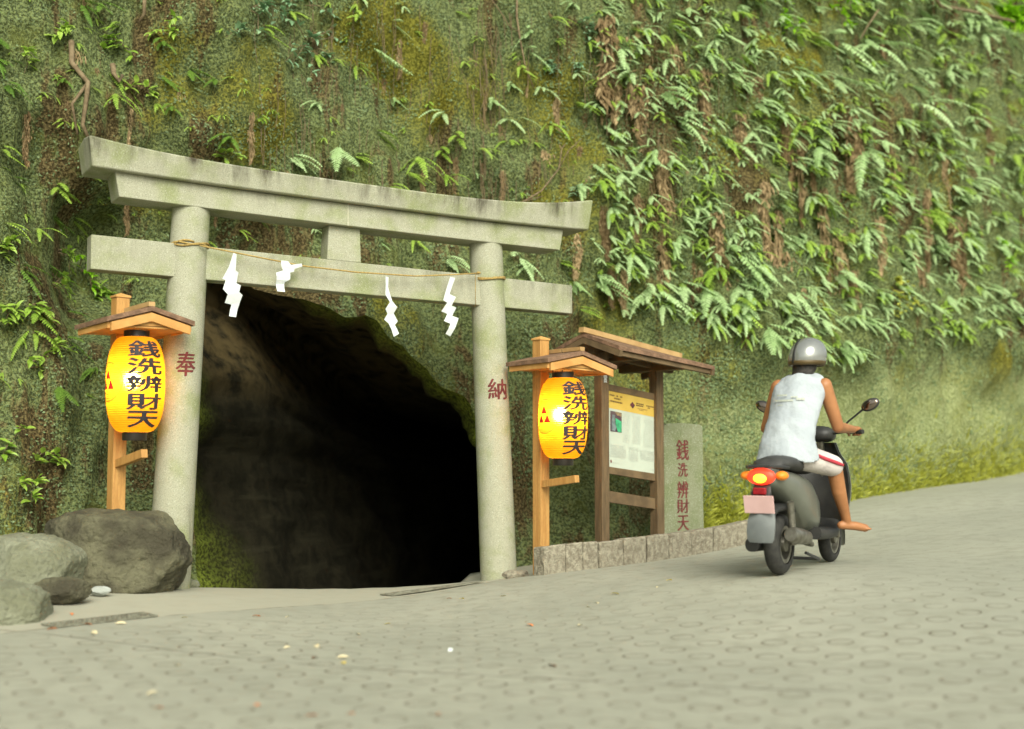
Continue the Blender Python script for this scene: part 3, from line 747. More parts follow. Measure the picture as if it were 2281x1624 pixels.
def make_post(pc, zbot, ztop, FL, FR, BL, BR, rise, arm0, arm1, label, capn):
    """square post, small gabled roof (eave corners front-left .. back-right), low arm"""
    th = thing('lantern_post', (pc.x, pc.y, zbot), label, 'lantern post', 'wooden lantern posts by the gate')
    mb = MB(); mb.box((pc.x, pc.y, (zbot + ztop) / 2), .105, .105, ztop - zbot, U, NW); mb.build('post', MAT['wood_new'], th, bevel=.004)
    cp = MB(); e = .06; q = [pc + U * i * e + NW * j * e for i, j in ((-1, -1), (1, -1), (1, 1), (-1, 1))]
    q = [Vector((p.x, p.y, ztop + .001)) for p in q]; tip = Vector((pc.x, pc.y, ztop + .04))
    cp.add([p for p in q] + [p + Vector((0, 0, .014)) for p in q] + [tip], [(3, 2, 1, 0), (0, 1, 5, 4), (1, 2, 6, 5), (2, 3, 7, 6), (3, 0, 4, 7), (4, 5, 8), (5, 6, 8), (6, 7, 8), (7, 4, 8)])
    cp.build('post_cap', MAT['wood_roofnew'], th)
    up = Vector((0, 0, 1)); FA = (FL + FR) / 2 + up * rise; BA = (BL + BR) / 2 + up * rise
    rb = MB()   # boards under the shingles
    for a_, b_, c_, d_ in ((FL, FA, BA, BL), (FA, FR, BR, BA)): rb.quad_slab([a_, b_, c_, d_], up * .02)
    rb.build('roof_boards', MAT['wood_roofnew'], th)
    fr = (FL - BL).normalized(); sd = (FR - FL).normalized()
    sh = MB(); g = .035
    f2 = fr * .03
    def ex(p, s): return p + f2 * (1 if p in (FL, FR, FA) else -1) + sd * s
    sh.quad_slab([ex(FL, -g) + up * .014, ex(FA, 0) + up * .026, ex(BA, 0) + up * .026, ex(BL, -g) + up * .014], up * .036)
    sh.quad_slab([ex(FA, 0) + up * .026, ex(FR, g) + up * .014, ex(BR, g) + up * .014, ex(BA, 0) + up * .026], up * .036)
    rf_ = sh.build('roof', MAT['shingle'], th)
    rd = MB(); rd.bar(FA + up * .078 + fr * .02, BA + up * .078 - fr * .02, .05, .034, sd); rd.build('ridge_board', MAT['wood_ridge'], rf_)
    for a_, b_ in ((FL, FA), (FA, FR)):
        fb = MB(); d_ = fr * .022
        fb.quad_slab([a_ - up * .052 + fr * .002, b_ - up * .052 + fr * .002, b_ + up * .012 + fr * .002, a_ + up * .012 + fr * .002], d_)
        fb.build('fascia_board', MAT['wood_roofnew'], th)
    for a_, b_, m_, k_ in ((FL, FR, FA, -1), (BL, BR, BA, 1)):
        gb = MB(); q_ = [a_ + fr * k_ * .004, b_ + fr * k_ * .004, m_ + fr * k_ * .004]; gb.v = q_ + [p + fr * k_ * .015 for p in q_]; gb.f = [(0, 1, 2), (5, 4, 3), (0, 3, 4, 1), (1, 4, 5, 2), (2, 5, 3, 0)]; gb.build('gable_board', MAT['wood_roofnew'], th)
    sf = MB(); sf.quad_slab([FL - up * .004 - fr * .01, FR - up * .004 - fr * .01, BR - up * .004 + fr * .01, BL - up * .004 + fr * .01], -up * .014); sf.build('soffit', MAT['wood_roofnew'], th)
    for a_, b_, o_ in ((FL, BL, -1), (FR, BR, 1)):
        fb = MB(); fb.quad_slab([a_ - up * .03, b_ - up * .03, b_ + up * .014, a_ + up * .014], sd * o_ * .02); fb.build('eave_board', MAT['wood_roofnew'], th)
    tie = MB(); pz = (BL.z + FR.z) / 2 + .0
    tie.bar(Vector((pc.x, pc.y, pz)) - fr * .1, Vector((pc.x, pc.y, pz)) + fr * .33 + up * .02, .05, .06, sd); tie.build('bracket', MAT['wood_new'], th, bevel=.003)
    ab = MB(); ab.bar(arm0, arm1, .05, .062); ab.build('arm', MAT['wood_new'], th, bevel=.003)
    return th
# beside the right pillar
FL, FR, BL, BR = c5(415, 500, 10.55), c5(1110, 575, 10.95), c5(-10, 545, 10.98), c5(700, 600, 11.35)
pc = at(1205, 1000, 11.02); pz = gz(pc.x, pc.y)
make_post(Vector((pc.x, pc.y, 0)), pz - .1, at(1205, 758, 11).z, FL, FR, BL, BR, .085, c4(560, 1005, 10.98), c4(772, 972, 10.62),
          "new cedar lantern post with a small gabled roof beside the right gate pillar", 0)
lc = at(1254, 930, 10.85)
make_lantern(Vector((lc.x, lc.y, 0)), at(1254, 1021, 10.85).z, at(1254, 842, 10.85).z, R(36), "glowing yellow paper lantern lettered in black, hanging beside the notice board")
# behind the big boulder on the left
def cl(x, y, Y): return at((180 + x / 2.9) * .9124, (700 + y / 2.9) * .9124, Y)
FL, FR, BL, BR = cl(258, 262, 9.1), cl(815, 292, 9.5), cl(48, 318, 9.5), cl(560, 352, 9.88)
pc = at(258, 1130, 9.6); pz = gz(pc.x, pc.y)
make_post(Vector((pc.x, pc.y, 0)), pz - .1, at(272, 664, 9.6).z, FL, FR, BL, BR, .085, at(262, 1033, 9.56), at(322, 1010, 9.2),
          "cedar lantern post with a small gabled roof behind the big brown boulder", 0)
lc = at(302, 860, 9.42)
make_lantern(Vector((lc.x, lc.y, 0)), at(302, 963, 9.42).z, at(302, 751, 9.42).z, R(20), "glowing yellow paper lantern hanging in front of the left gate pillar above the boulder")

# ------------------------------------------------------------------ notice board
kb = thing('notice_board', (1.1, 11.7, gz(1.1, 11.7)), "brown roofed wooden notice board with a printed panel behind the kerb", "notice board")
YL, YR = 11.52, 11.96
def post(cx0, cx1, ytop, Y):
    p = c4((cx0 + cx1) / 2, 900, Y); t = c4((cx0 + cx1) / 2, ytop, Y).z
    mb = MB(); zb = gz(p.x, p.y) - .05; mb.box((p.x, p.y, (zb + t) / 2), .098, .098, t - zb, U, NW); return mb.build('post', MAT['wood_old'], kb, bevel=.004), p
pl, pL = post(877, 970, 200, YL); pr_, pR = post(1218, 1300, 300, YR)
ud = (pR - pL); ud.z = 0; W_ = ud.length; ud.normalize(); nd = Vector((ud.y, -ud.x, 0))
def kp(x, y, off=0.0):   # a place on the panel's plane from a picture point of the close-up
    d = ray((1100 + x / 2.4986) * .9124, (780 + y / 2.4986) * .9124); P0 = pL + nd * off
    return EYE + d * ((P0 - EYE).dot(nd) / d.dot(nd))
def rail(xa, y0a, y1a, xb, y0b, y1b, name, off=.02, th=.05):
    mb = MB(); q = [kp(xa, y1a, off), kp(xb, y1b, off), kp(xb, y0b, off), kp(xa, y0a, off)]
    mb.quad_slab(q, -nd * th); return mb.build(name, MAT['wood_old2'], kb, bevel=.003)
rail(958, 392, 432, 1270, 458, 497, 'rail'); rail(958, 896, 939, 1272, 944, 990, 'rail'); rail(958, 1044, 1114, 1272, 1095, 1160, 'rail')
MAT['panel_white'] = M('panel_white', (.44, .49, .41, 1), (.4, .44, .37, 1), 5, .5)
MAT['panel_yellow'] = M('panel_yellow', (.55, .38, .08, 1), (.5, .34, .06, 1), 5, .5)
MAT['panel_grey'] = M('panel_print', (.36, .39, .34, 1), (.5, .53, .47, 1), 120, .6)
mb = MB(); mb.quad_slab([kp(962, 898, .012), kp(1264, 946, .012), kp(1264, 496, .012), kp(962, 431, .012)], -nd * .02); panel = mb.build('information_panel', MAT['panel_white'], kb)
# (u,v) on the panel, v measured down, in the close-up of the panel (1039 x 1624, 6.496 px per source px)
def pp(x, y, off=.015): 
    d = ray((1470 + x / 6.496) * .9124, (930 + y / 6.496) * .9124); P0 = pL + nd * off
    return EYE + d * ((P0 - EYE).dot(nd) / d.dot(nd))
def flat(name, mat, polys, off=.0155, parent=None):
    mb = MB()
    for q in polys: mb.add([pp(x, y, off) for x, y in q], [tuple(range(len(q)))])
    return mb.build(name, mat, parent or panel)
flat('header', MAT['panel_yellow'], [[(104, 145), (882, 322), (872, 585), (104, 425)]], .0135)
flat('emblem', M('emblem_dark', (.12, .03, .03, 1), (.05, .02, .03, 1), 30, .6), [[(480, 330), (522, 390), (488, 440), (440, 380)]], .0165)
def lines(rows, slope, th, seed, gap=.22):
    rl = random.Random(seed); out = []
    for x0, x1, y in rows:
        x = x0
        while x < x1:
            w = rl.uniform(10, 30)
            if rl.random() > gap:
                xe = min(x + w, x1)
                out.append([(x, y + (x - x0) * slope), (xe, y + (xe - x0) * slope), (xe, y + th + (xe - x0) * slope), (x, y + th + (x - x0) * slope)])
            x += w + rl.uniform(2, 6)
    return out
hink = M('header_ink', (.16, .1, .03, 1), None, 10, .6)
flat('header_print', hink, lines([(122, 320, 205), (190, 290, 262), (122, 320, 300)], .22, 24, 1)); flat('header_print', hink, lines([(540, 660, 345), (540, 660, 375)], .2, 20, 2)); flat('header_print', hink, lines([(700, 820, 385), (700, 820, 415)], .2, 20, 5)); flat('header_print', hink, lines([(560, 720, 430), (560, 700, 450)], .2, 8, 3))
for q_, (xa, xb, y0, n_, st_) in enumerate([(330, 440, 520, 17, 27), (480, 610, 560, 17, 26), (660, 840, 590, 17, 27), (128, 380, 1000, 12, 17), (425, 575, 1040, 13, 18), (600, 850, 1090, 9, 18), (165, 300, 1290, 1, 9), (760, 830, 1395, 2, 9)]):
    flat('text_column', MAT['panel_grey'], lines([(xa, xb, y0 + k * st_) for k in range(n_)], .15, 8, q_ + 40, .1))
ph = flat('photo', M('photo_dark', (.05, .02, .04, 1), (.1, .07, .07, 1), 12, .5), [[(130, 470), (312, 508), (312, 820), (132, 797)]], .0155)
for nm, c_, q in (('photo_grey', (.16, .2, .2, 1), [(165, 530), (200, 545), (205, 660), (225, 740), (205, 800), (150, 780), (150, 640)]), ('photo_green', (.05, .36, .17, 1), [(212, 585), (310, 650), (310, 818), (250, 806), (215, 690)]), ('photo_tan', (.3, .22, .12, 1), [(200, 488), (310, 512), (310, 570), (235, 545)])):
    flat('photo_patch', M(nm, c_, tuple(x * .6 for x in c_[:3]) + (1,), 25, .5), [q], .0162, ph)
mb = MB(); mb.v = [pp(130, 1255), pp(150, 1250), pp(156, 1295), pp(134, 1300)]; mb.f = [(0, 1, 2, 3)]; mb.build('emblem', MAT['redpaint'], panel)
# roof
ups = Vector((0, 0, 1))
RL, RR = c5(790, 190, 11.4), c5(1850, 470, 12.2)
FLk, FRk = RL + NW * .46 - ups * .0, RR + NW * .46
FLk.z = c5(1240, 335, FLk.y).z; FRk.z = c5(2150, 560, FRk.y).z
BLk, BRk = RL - NW * .46, RR - NW * .46; BLk.z = FLk.z; BRk.z = FRk.z
mb = MB(); mb.quad_slab([RL, RR, FRk, FLk], ups * .035); mb.quad_slab([RL, BLk, BRk, RR], ups * .035)
kr = mb.build('roof', MAT['shingle'], kb)
mb = MB(); dr = (RR - RL).normalized(); mb.bar(RL + ups * .058 - dr * .02, RR + ups * .058 + dr * .02, .075, .05, NW); mb.build('ridge_board', MAT['wood_ridge'], kr, bevel=.004)
for P_, F_ in ((RL, FLk), (RL, BLk), (RR, FRk), (RR, BRk)):
    o_ = dr * (.02 if P_ is RL else -.02); mb = MB()
    mb.bar(P_ + o_ - ups * .03, F_ + o_ - ups * .03, .04, .055)
    mb.build('barge_board', MAT['wood_old2'], kr)
mb = MB(); mb.bar(FLk + dr * .03 - ups * .02 - NW * .05, FRk - dr * .03 - ups * .02 - NW * .05, .05, .045); mb.build('eave_beam', MAT['wood_old2'], kr)
mb = MB()
for t in (.3, .7):
    p_ = RL.lerp(RR, t); mb.bar(p_ - ups * .13 - NW * .4, p_ - ups * .13 + NW * .4, .06, .07, dr)
mb.bar(RL.lerp(RR, .08) - ups * .09, RL.lerp(RR, .92) - ups * .09, .07, .09, NW)
mb.build('roof_beam', MAT['wood_old2'], kb)
# white sticker characters on the left post
fo = pl
def sp(x, y):
    q = pL + NW * .0505; q.z = c4(905, 342, YL).z + y; return q + U * x
write('sticker', MAT['white_paper'], pl, [('本', 0, .045, .045, .06, .03), ('宮', 0, -.03, .045, .075, .03)], sp)

# ------------------------------------------------------------------ stele
A_, B_ = at(1479, 1000, 12.35), at(1566, 1000, 12.6)
su = (B_ - A_); su.z = 0; sw = su.length; su.normalize(); sn = Vector((su.y, -su.x, 0)); smid = (A_ + B_) / 2
st = thing('stone_stele', (smid.x, smid.y, gz(smid.x, smid.y)), "mossy upright stone slab with red brush lettering behind the kerb", "stone slab")
mb = MB(); zb = gz(smid.x, smid.y) - .2; zt = at(1520, 944, 12.4).z; outl = []
for k in range(7): outl.append((-sw / 2 + .004 * math.sin(k * 2.1), zb + (zt - .03 - zb) * k / 6))
outl += [(-sw / 2 + .05, zt), (0, zt + .01), (sw / 2 - .03, zt - .005)]
for k in range(7): outl.append((sw / 2 + .004 * math.sin(k * 1.7), zt - .03 - (zt - .03 - zb) * k / 6))
f_ = [Vector((smid.x, smid.y, 0)) + su * x + ups * z for x, z in outl]
mb.v = f_ + [p - sn * .1 for p in f_]; k = len(f_)
mb.f = [tuple(range(k)), tuple(reversed(range(k, 2 * k)))] + [(i, (i + 1) % k, k + (i + 1) % k, k + i) for i in range(k)]
slab = mb.build('slab', MAT['stele'], st, bevel=.008)
tcx = (at(1521, 1000, 12.46) - smid).dot(su)
zs = [at(1521, 930 + 20, 12.46).z]
def sm_(x, y): return Vector((smid.x, smid.y, 0)) + su * (tcx + x) + sn * .003 + ups * y
items = []
for ch, y0, y1, w in (('銭', 980, 1025, .155), ('洗', 1031, 1062, .12), ('辨', 1072, 1110, .135), ('財', 1112, 1143, .15), ('天', 1148, 1182, .14)):
    z0, z1 = at(1521, y1, 12.46).z, at(1521, y0, 12.46).z; items.append((ch, 0, (z0 + z1) / 2, w, z1 - z0, 0))
write('lettering', MAT['redpaint'], slab, [(c_, x_ + o_, y_, w_, h__, b_) for o_ in (-.004, 0, .004) for c_, x_, y_, w_, h__, b_ in items], lambda x, y: sm_(x, y) + sn * (.0005 * (int(abs(x) * 1e5) % 3)))

# ------------------------------------------------------------------ kerb of stone blocks
k0, k1 = at(1214, 1279, 10.5), at(1673, 1211, 12.2); kd = (k1 - k0); kd.z = 0; kl = kd.length; kd.normalize(); kn_ = Vector((-kd.y, kd.x, 0))
ke = thing('stone_kerb', (k0.x, k0.y, gz(k0.x, k0.y)), "low kerb wall of rough granite blocks running uphill past the notice board", "kerb")
edges_px = [1214, 1262, 1301, 1334, 1390, 1441, 1489, 1541, 1588, 1640, 1690, 1735]
def s_at(px):
    best = min((abs((lambda p: 1140.5 + F * p.x / (p.y * CT))(k0 + kd * (s / 100)) - px), s / 100) for s in range(0, 400)); return best[1]
ss = [s_at(p) for p in edges_px]
rk = random.Random(5)
for i in range(len(ss) - 1):
    a, c = ss[i] + .006, ss[i + 1] - .006
    if c - a < .05: c = a + .18
    mb = MB(); h_ = .235 - .02 * i / 11 + rk.uniform(-.005, .005)
    def kq(s, o, z):
        p = k0 + kd * s + kn_ * o; return Vector((p.x, p.y, gz(p.x, p.y) + z))
    d0 = rk.uniform(-.008, .008)
    p8 = [kq(a, d0, -.08), kq(c, d0, -.08), kq(c, .16, -.08), kq(a, .16, -.08), kq(a, d0, h_), kq(c, d0, h_), kq(c, .16, h_), kq(a, .16, h_)]
    bm = bmesh.new(); vs_ = [bm.verts.new(p - ORG[ke.name]) for p in p8]
    for q in [(3, 2, 1, 0), (4, 5, 6, 7), (0, 1, 5, 4), (1, 2, 6, 5), (2, 3, 7, 6), (3, 0, 4, 7)]: bm.faces.new([vs_[j] for j in q])
    bmesh.ops.bevel(bm, geom=bm.edges[:], offset=.012, segments=1, affect='EDGES')
    bmesh.ops.triangulate(bm, faces=bm.faces); bmesh.ops.subdivide_edges(bm, edges=bm.edges[:], cuts=3, use_grid_fill=True)
    for v_ in bm.verts:
        w_ = v_.co * 22; v_.co += Vector((noise.noise(w_), noise.noise(w_ + Vector((7, 0, 0))), noise.noise(w_ + Vector((0, 9, 0))))) * .008
    me_ = bpy.data.meshes.new('block'); bm.to_mesh(me_); bm.free(); me_.materials.append(MAT['kerb'])
    o = bpy.data.objects.new('block', me_); COL.objects.link(o); o.parent = ke

# ------------------------------------------------------------------ boulders
def boulder(name, c, sx, sy, sz, seed, mat, label, planes=14, flat_top=None, rough=.05, yaw=0, extra=()):
    rb = random.Random(seed); bm = bmesh.new(); bmesh.ops.create_icosphere(bm, subdivisions=6, radius=1)
    pl_ = []
    for _ in range(planes):
        d = Vector((rb.gauss(0, 1), rb.gauss(0, 1), rb.gauss(0, .8))).normalized(); pl_.append((d, rb.uniform(.72, .95)))
    if flat_top: pl_.append((Vector((.05, -.1, 1)).normalized(), flat_top))
    for d, e in extra: pl_.append((Vector(d).normalized(), e))
    my = Matrix.Rotation(yaw, 3, 'Z')
    for v_ in bm.verts:
        d = v_.co.normalized(); r_ = 1.0
        k = 42; acc = math.exp(-k * 1.0)
        for pn, e in pl_:
            q = d.dot(pn)
            if q > .05: acc += math.exp(-k * e / q)
        r_ = -math.log(acc) / k
        p = d * r_
        nz = noise.fractal(d * 2.2 + Vector((seed, 0, 0)), 1, 2, 5)
        p *= 1 + rough * nz + .022 * noise.fractal(d * 9 + Vector((0, seed, 0)), 1, 2, 4)
        v_.co = my @ Vector((p.x * sx, p.y * sy, p.z * sz))
    me_ = bpy.data.meshes.new(name); bm.to_mesh(me_); bm.free(); me_.materials.append(mat)
    for p in me_.polygons: p.use_smooth = True
    o = bpy.data.objects.new(name, me_); COL.objects.link(o); o.location = c
    return tag(o, label, 'rock', 'rocks at the left of the gate')
p = at(270, 1228, 9.25)
boulder('boulder', (p.x - .06, p.y + .12, p.z - .03), .6, .44, .41, 3, MAT['rock_dark'], "big flat-topped brown boulder below the left lantern", 12, .74, .07, R(8), (((.1, -1, .12), .7), ((1, -.2, .25), .84), ((-.9, -.5, .05), .78), ((.75, -.2, .75), .84)))
p = at(40, 1262, 8.75)
boulder('boulder', (p.x, p.y + .2, p.z - .12), .44, .42, .36, 11, MAT['rock_pale'], "smooth pale rounded boulder left of the big brown one", 7, .9, .04)
p = at(0, 1350, 7.75)
boulder('boulder', (p.x - .08, p.y + .15, p.z - .06), .36, .34, .22, 17, MAT['rock_pale'], "low pale rock at the left edge in front of the rounded boulder", 8, .85, .05)
p = at(128, 1318, 8.4)
boulder('boulder', (p.x, p.y + .08, p.z), .2, .17, .095, 23, MAT['rock_dark'], "small brown wedge of rock between the pale rocks and the big boulder", 9, .85, .05)
p = at(218, 1318, 8.8)
boulder('stone', (p.x, p.y + .05, p.z + .0), .075, .055, .035, 29, MAT['rock_white'], "small whitish stone at the foot of the big boulder", 8, .85, .04)
p = at(424, 1302, 10.0)
boulder('stone', (p.x, p.y, p.z), .075, .07, .05, 31, MAT['rock_pale'], "small pale stone at the foot of the left gate pillar", 8, .85, .04)
p = at(1150, 1282, 10.85)
boulder('stone', (p.x, p.y, p.z), .125, .07, .055, 37, MAT['kerb'], "flat broken stone at the foot of the right gate pillar", 8, .8, .06)

# ------------------------------------------------------------------ drain grates
def grate(a, c, wid, label, nb):
    a = Vector((a[0], a[1], 0)); c = Vector((c[0], c[1], 0)); d = (c - a); L = d.length; d.normalize(); s = Vector((-d.y, d.x, 0))
    mid = (a + c) / 2 + s * wid / 2; gh = gz(mid.x, mid.y)
    th = thing('drain_grate', (mid.x, mid.y, gh), label, 'grate', 'steel drain grates in the road')
    def q(t, o, z):
        p = a + d * t + s * o; return Vector((p.x, p.y, gz(p.x, p.y) + z))
    mb = MB(); mb.add([q(0, 0, .004), q(L, 0, .004), q(L, wid, .004), q(0, wid, .004)], [(0, 1, 2, 3)]); mb.build('pit_shade', MAT['pit_shade'], th)  # flat dark sheet standing in for the shade below the bars
    mb = MB()
    for k in range(nb):
        t = L * (k + .5) / nb; mb.bar(q(t, 0, .008), q(t, wid, .008), .009, .006)
    mb.build('bars', MAT['steel'], th)
    mb = MB()
    for o in (0, wid / 3, 2 * wid / 3, wid): mb.bar(q(0, o, .009), q(L, o, .009), .014 if o in (0, wid) else .007, .007)
    for t in (0, L): mb.bar(q(t, 0, .0095), q(t, wid, .0095), .014, .007)
    mb.build('frame', MAT['steel'], th)
grate((-.93, 9.86), (-.24, 10.6), .15, "dark steel grate set in the concrete before the right gate pillar", 34)
grate((-2.72, 7.55), (-2.28, 8.12), .16, "leaf-strewn steel grate in the road in front of the pale rocks", 20)

# ------------------------------------------------------------------ motor scooter (local axes: x right, y forward, z up; rear tyre touches the origin)
sc_p = at(1737, 1280, 8.92); HEAD = -R(31)
SROT = Matrix.Rotation(HEAD, 4, 'Z'); fpt = Vector((sc_p.x, sc_p.y, 0)) + (SROT @ Vector((0, 1.2, 0)))
zr, zf = gz(sc_p.x, sc_p.y), gz(fpt.x, fpt.y)
sc_loc = Vector((sc_p.x, sc_p.y, zr)); sc_rot = (math.atan2(zf - zr, 1.2), 0, HEAD)
S = thing('motor_scooter', sc_loc, "grey motor scooter with a lit brake light riding up the road", "scooter"); S.rotation_euler = sc_rot
MAT['sil'] = M('scooter_silver', (.2, .21, .175, 1), (.17, .18, .15, 1), 4, .35, metal=.35, coat=.3)
MAT['plas'] = M('scooter_black', (.022, .022, .022, 1), (.035, .035, .033, 1), 8, .5)
MAT['rubber'] = M('tyre_rubber', (.02, .02, .019, 1), (.035, .034, .03, 1), 20, .85, .2)
MAT['metal'] = M('engine_metal', (.3, .29, .25, 1), (.16, .15, .12, 1), 12, .4, metal=.8)
MAT['seat'] = M('seat_vinyl', (.03, .03, .03, 1), (.05, .05, .048, 1), 10, .6)
MAT['flap'] = M('mudguard_grey', (.15, .165, .165, 1), (.11, .12, .12, 1), 5, .55)
MAT['plate'] = M('number_plate', (.6, .4, .39, 1), (.54, .35, .34, 1), 6, .5)
MAT['mirror'] = M('mirror_glass', (.3, .24, .2, 1), None, 6, .08, metal=1)
MAT['reflector'] = M('red_reflector', (.28, .01, .015, 1), (.2, .006, .01, 1), 40, .25)
MAT['amber'] = emat('amber_lens', (.75, .22, .015, 1), .1)
MAT['brake'] = emat('brake_lens', (1, .03, .01, 1), 1.6); MAT['brake_core'] = emat('brake_filament', (1, .5, .02, 1), 3)
def ring_tyre(name, c, r, w):
    mb = MB(); prof = []
    for k in range(17):
        a = -math.pi / 2 * 1.25 + math.pi * 1.25 * k / 16
        prof.append((r - w * .5 + w * .5 * math.cos(a), w * .5 * math.sin(a)))
    prof = [(r - w * .8, -w * .38)] + prof + [(r - w * .8, w * .38)]
    mb.lathe(prof, c, 40, capped=False, ax=(1, 0, 0)); t = mb.build('tyre', MAT['rubber'], w_ := None, smooth=True); return t
def wheel(y, r, w):
    c = (0, y, r)
    hub = MB(); hub.lathe([(0, -.05), (.05, -.05), (.055, -.03), (.055, .03), (.05, .05), (0, .05)], c, 24, ax=(1, 0, 0), capped=False)
    for k in range(3):
        a = 2 * math.pi * k / 3; hub.bar(Vector(c) + Vector((0, math.cos(a), math.sin(a))) * .04, Vector(c) + Vector((0, math.cos(a), math.sin(a))) * (r - w * .75), .045, .03, (1, 0, 0))
    hub.lathe([(r - w * .95, -w * .4), (r - w * .72, -w * .42), (r - w * .72, w * .42), (r - w * .95, w * .4), (r - w * .95, -w * .4)], c, 40, ax=(1, 0, 0), capped=False)
    h_ = hub.build('wheel', MAT['metal'], S, smooth=True, local=True)
    mb = MB(); prof = []
    for k in range(17):
        a = -math.pi * .62 + math.pi * 1.24 * k / 16; prof.append((r - w * .5 + w * .5 * math.cos(a), w * .5 * math.sin(a)))
    mb.lathe(prof, c, 44, capped=False, ax=(1, 0, 0)); mb.build('tyre', MAT['rubber'], h_, smooth=True, local=True)
wheel(0, .215, .115); wheel(1.2, .2, .095)
def sl(y, z, w, h, p=2.4, n=20):  # one rounded cross-section
    out = []
    for k in range(n):
        a = 2 * math.pi * k / n; c_, s_ = math.cos(a), math.sin(a)
        out.append((math.copysign(abs(c_) ** (2 / p), c_) * w, y, z + math.copysign(abs(s_) ** (2 / p), s_) * h))
    return out
mb = MB(); mb.loft([sl(-.36, .70, .05, .03), sl(-.33, .695, .095, .055), sl(-.2, .675, .125, .085), sl(0, .62, .145, .12), sl(.2, .56, .15, .16), sl(.4, .5, .145, .19), sl(.55, .43, .13, .17), sl(.62, .38, .11, .12)])
mb.build('body', MAT['sil'], S, smooth=True, local=True, angle=180)
mb = MB(); mb.loft([sl(-.24, .765, .07, .02), sl(-.18, .785, .12, .04), sl(.0, .79, .14, .055), sl(.2, .775, .14, .055), sl(.4, .765, .12, .055), sl(.52, .74, .09, .04)]); mb.build('seat', MAT['seat'], S, smooth=True, local=True, angle=180)
mb = MB(); mb.tube([(-.11, -.1, .76), (-.12, -.3, .765), (-.07, -.39, .77), (.07, -.39, .77), (.12, -.3, .765), (.11, -.1, .76)], .013, 8); mb.build('grab_rail', MAT['plas'], S, smooth=True, local=True)
mb = MB(); mb.ell((0, -.352, .7), .102, .035, .058, n=24); tl = mb.build('tail_light', MAT['brake'], S, smooth=True, local=True, angle=180)
mb = MB(); mb.ell((0, -.37, .69), .054, .025, .034, n=24); mb.build('lit_lens', MAT['brake_core'], tl, smooth=True, local=True, angle=180)
for s_ in (-1, 1):
    mb = MB(); mb.ell((s_ * .125, -.285, .705), .045, .06, .032, n=16); mb.build('turn_signal', MAT['amber'], S, smooth=True, local=True, angle=180)
mb = MB(); mb.loft([sl(-.33, .63, .06, .03), sl(-.36, .58, .075, .03), sl(-.37, .5, .06, .03)]); mb.build('plate_bracket', MAT['plas'], S, smooth=True, local=True)
mb = MB(); mb.box((0, -.385, .6), .09, .03, .045); mb.build('reflector', MAT['reflector'], S, bevel=.006, local=True)
mb = MB(); ax_ = Vector((0, -.25, .97)).normalized(); mb.box((0, -.405, .51), .215, .008, .125, (1, 0, 0), (0, 1, .25), ax_); pl_o = mb.build('number_plate', MAT['plate'], S, bevel=.004, local=True)
mb = MB(); mb.box((-.07, -.4105, .525), .03, .004, .03, (1, 0, 0), (0, 1, .25), ax_); mb.build('plate_corner', MAT['white_paper'], pl_o, local=True)
mb = MB(); rg_ = []
for y, z, w in ((-.37, .455, .085), (-.395, .4, .098), (-.41, .33, .1), (-.415, .275, .095), (-.41, .25, .08)):
    rg_.append([(-w, y + .03, z), (0, y - .012, z), (w, y + .03, z), (w, y + .042, z), (0, y + .002, z), (-w, y + .042, z)])
mb.loft(rg_); mb.build('mudguard', MAT['flap'], S, smooth=True, local=True, angle=50)
mb = MB(); mb.loft([sl(-.3, .42, .06, .03), sl(-.2, .47, .075, .03), sl(0, .48, .08, .03), sl(.15, .45, .08, .03)]); mb.build('rear_fender', MAT['plas'], S, smooth=True, local=True)
mb = MB(); mb.loft([sl(-.2, .22, .05, .05), sl(0, .24, .07, .075), sl(.25, .27, .085, .09), sl(.45, .29, .07, .08)]);
for v_ in mb.v: v_.x -= .13
mb.build('engine_case', MAT['plas'], S, smooth=True, local=True)
mb = MB(); mb.lathe([(0, 0), (.045, 0), (.055, .03), (.058, .2), (.05, .34), (.025, .38), (0, .38)], (.15, -.2, .3), 20, ax=(0, 1, -.12), capped=False); mb.tube([(.15, .17, .26), (.14, .3, .2), (.06, .4, .2), (.02, .45, .24)], .018, 10); mb.build('exhaust', MAT['metal'], S, smooth=True, local=True)
mb = MB(); mb.tube([(.11, -.02, .22), (.115, -.09, .52)], .026, 12); mb.tube([(-.11, -.02, .22), (-.115, -.09, .52)], .026, 12); mb.build('shock_absorber', MAT['metal'], S, smooth=True, local=True)
mb = MB(); mb.tube([(-.1, .28, .14), (-.16, .4, .09), (.16, .4, .09), (.1, .28, .14)], .012, 8); mb.build('stand', MAT['plas'], S, smooth=True, local=True)
mb = MB(); mb.loft([sl(.5, .27, .15, .05, 4), sl(.65, .255, .17, .045, 4), sl(.85, .255, .17, .045, 4), sl(.95, .3, .16, .06, 4)]); mb.build('floorboard', MAT['plas'], S, smooth=True, local=True, angle=50)
# leg shield: inner black plastic, outer silver cover
def shield(off, name, mat, w0=.0):
    rows = []
    for k in range(9):
        t = k / 8; z = .28 + .66 * t; y = .93 + .1 * t - .05 * math.sin(math.pi * t); w = (.16 + .08 * math.sin(math.pi * min(1, t * 1.1)) - .06 * max(0, t - .75) / .25) + w0
        rw = []
        for j in range(9):
            u = j / 8 * 2 - 1; rw.append(Vector((u * w, y + off + .09 * (1 - u * u), z)))
        rows.append(rw + [p + Vector((0, .022, 0)) for p in reversed(rw)])
    m_ = MB(); m_.loft(rows); return m_.build(name, mat, S, smooth=True, local=True, angle=60)
shield(0, 'leg_shield', MAT['plas']); shield(.028, 'front_cover', MAT['sil'], .006)
mb = MB()
for s_ in (-1, 1): mb.tube([(s_ * .065, 1.2, .2), (s_ * .065, 1.14, .42), (s_ * .03, 1.1, .55)], .02, 10)
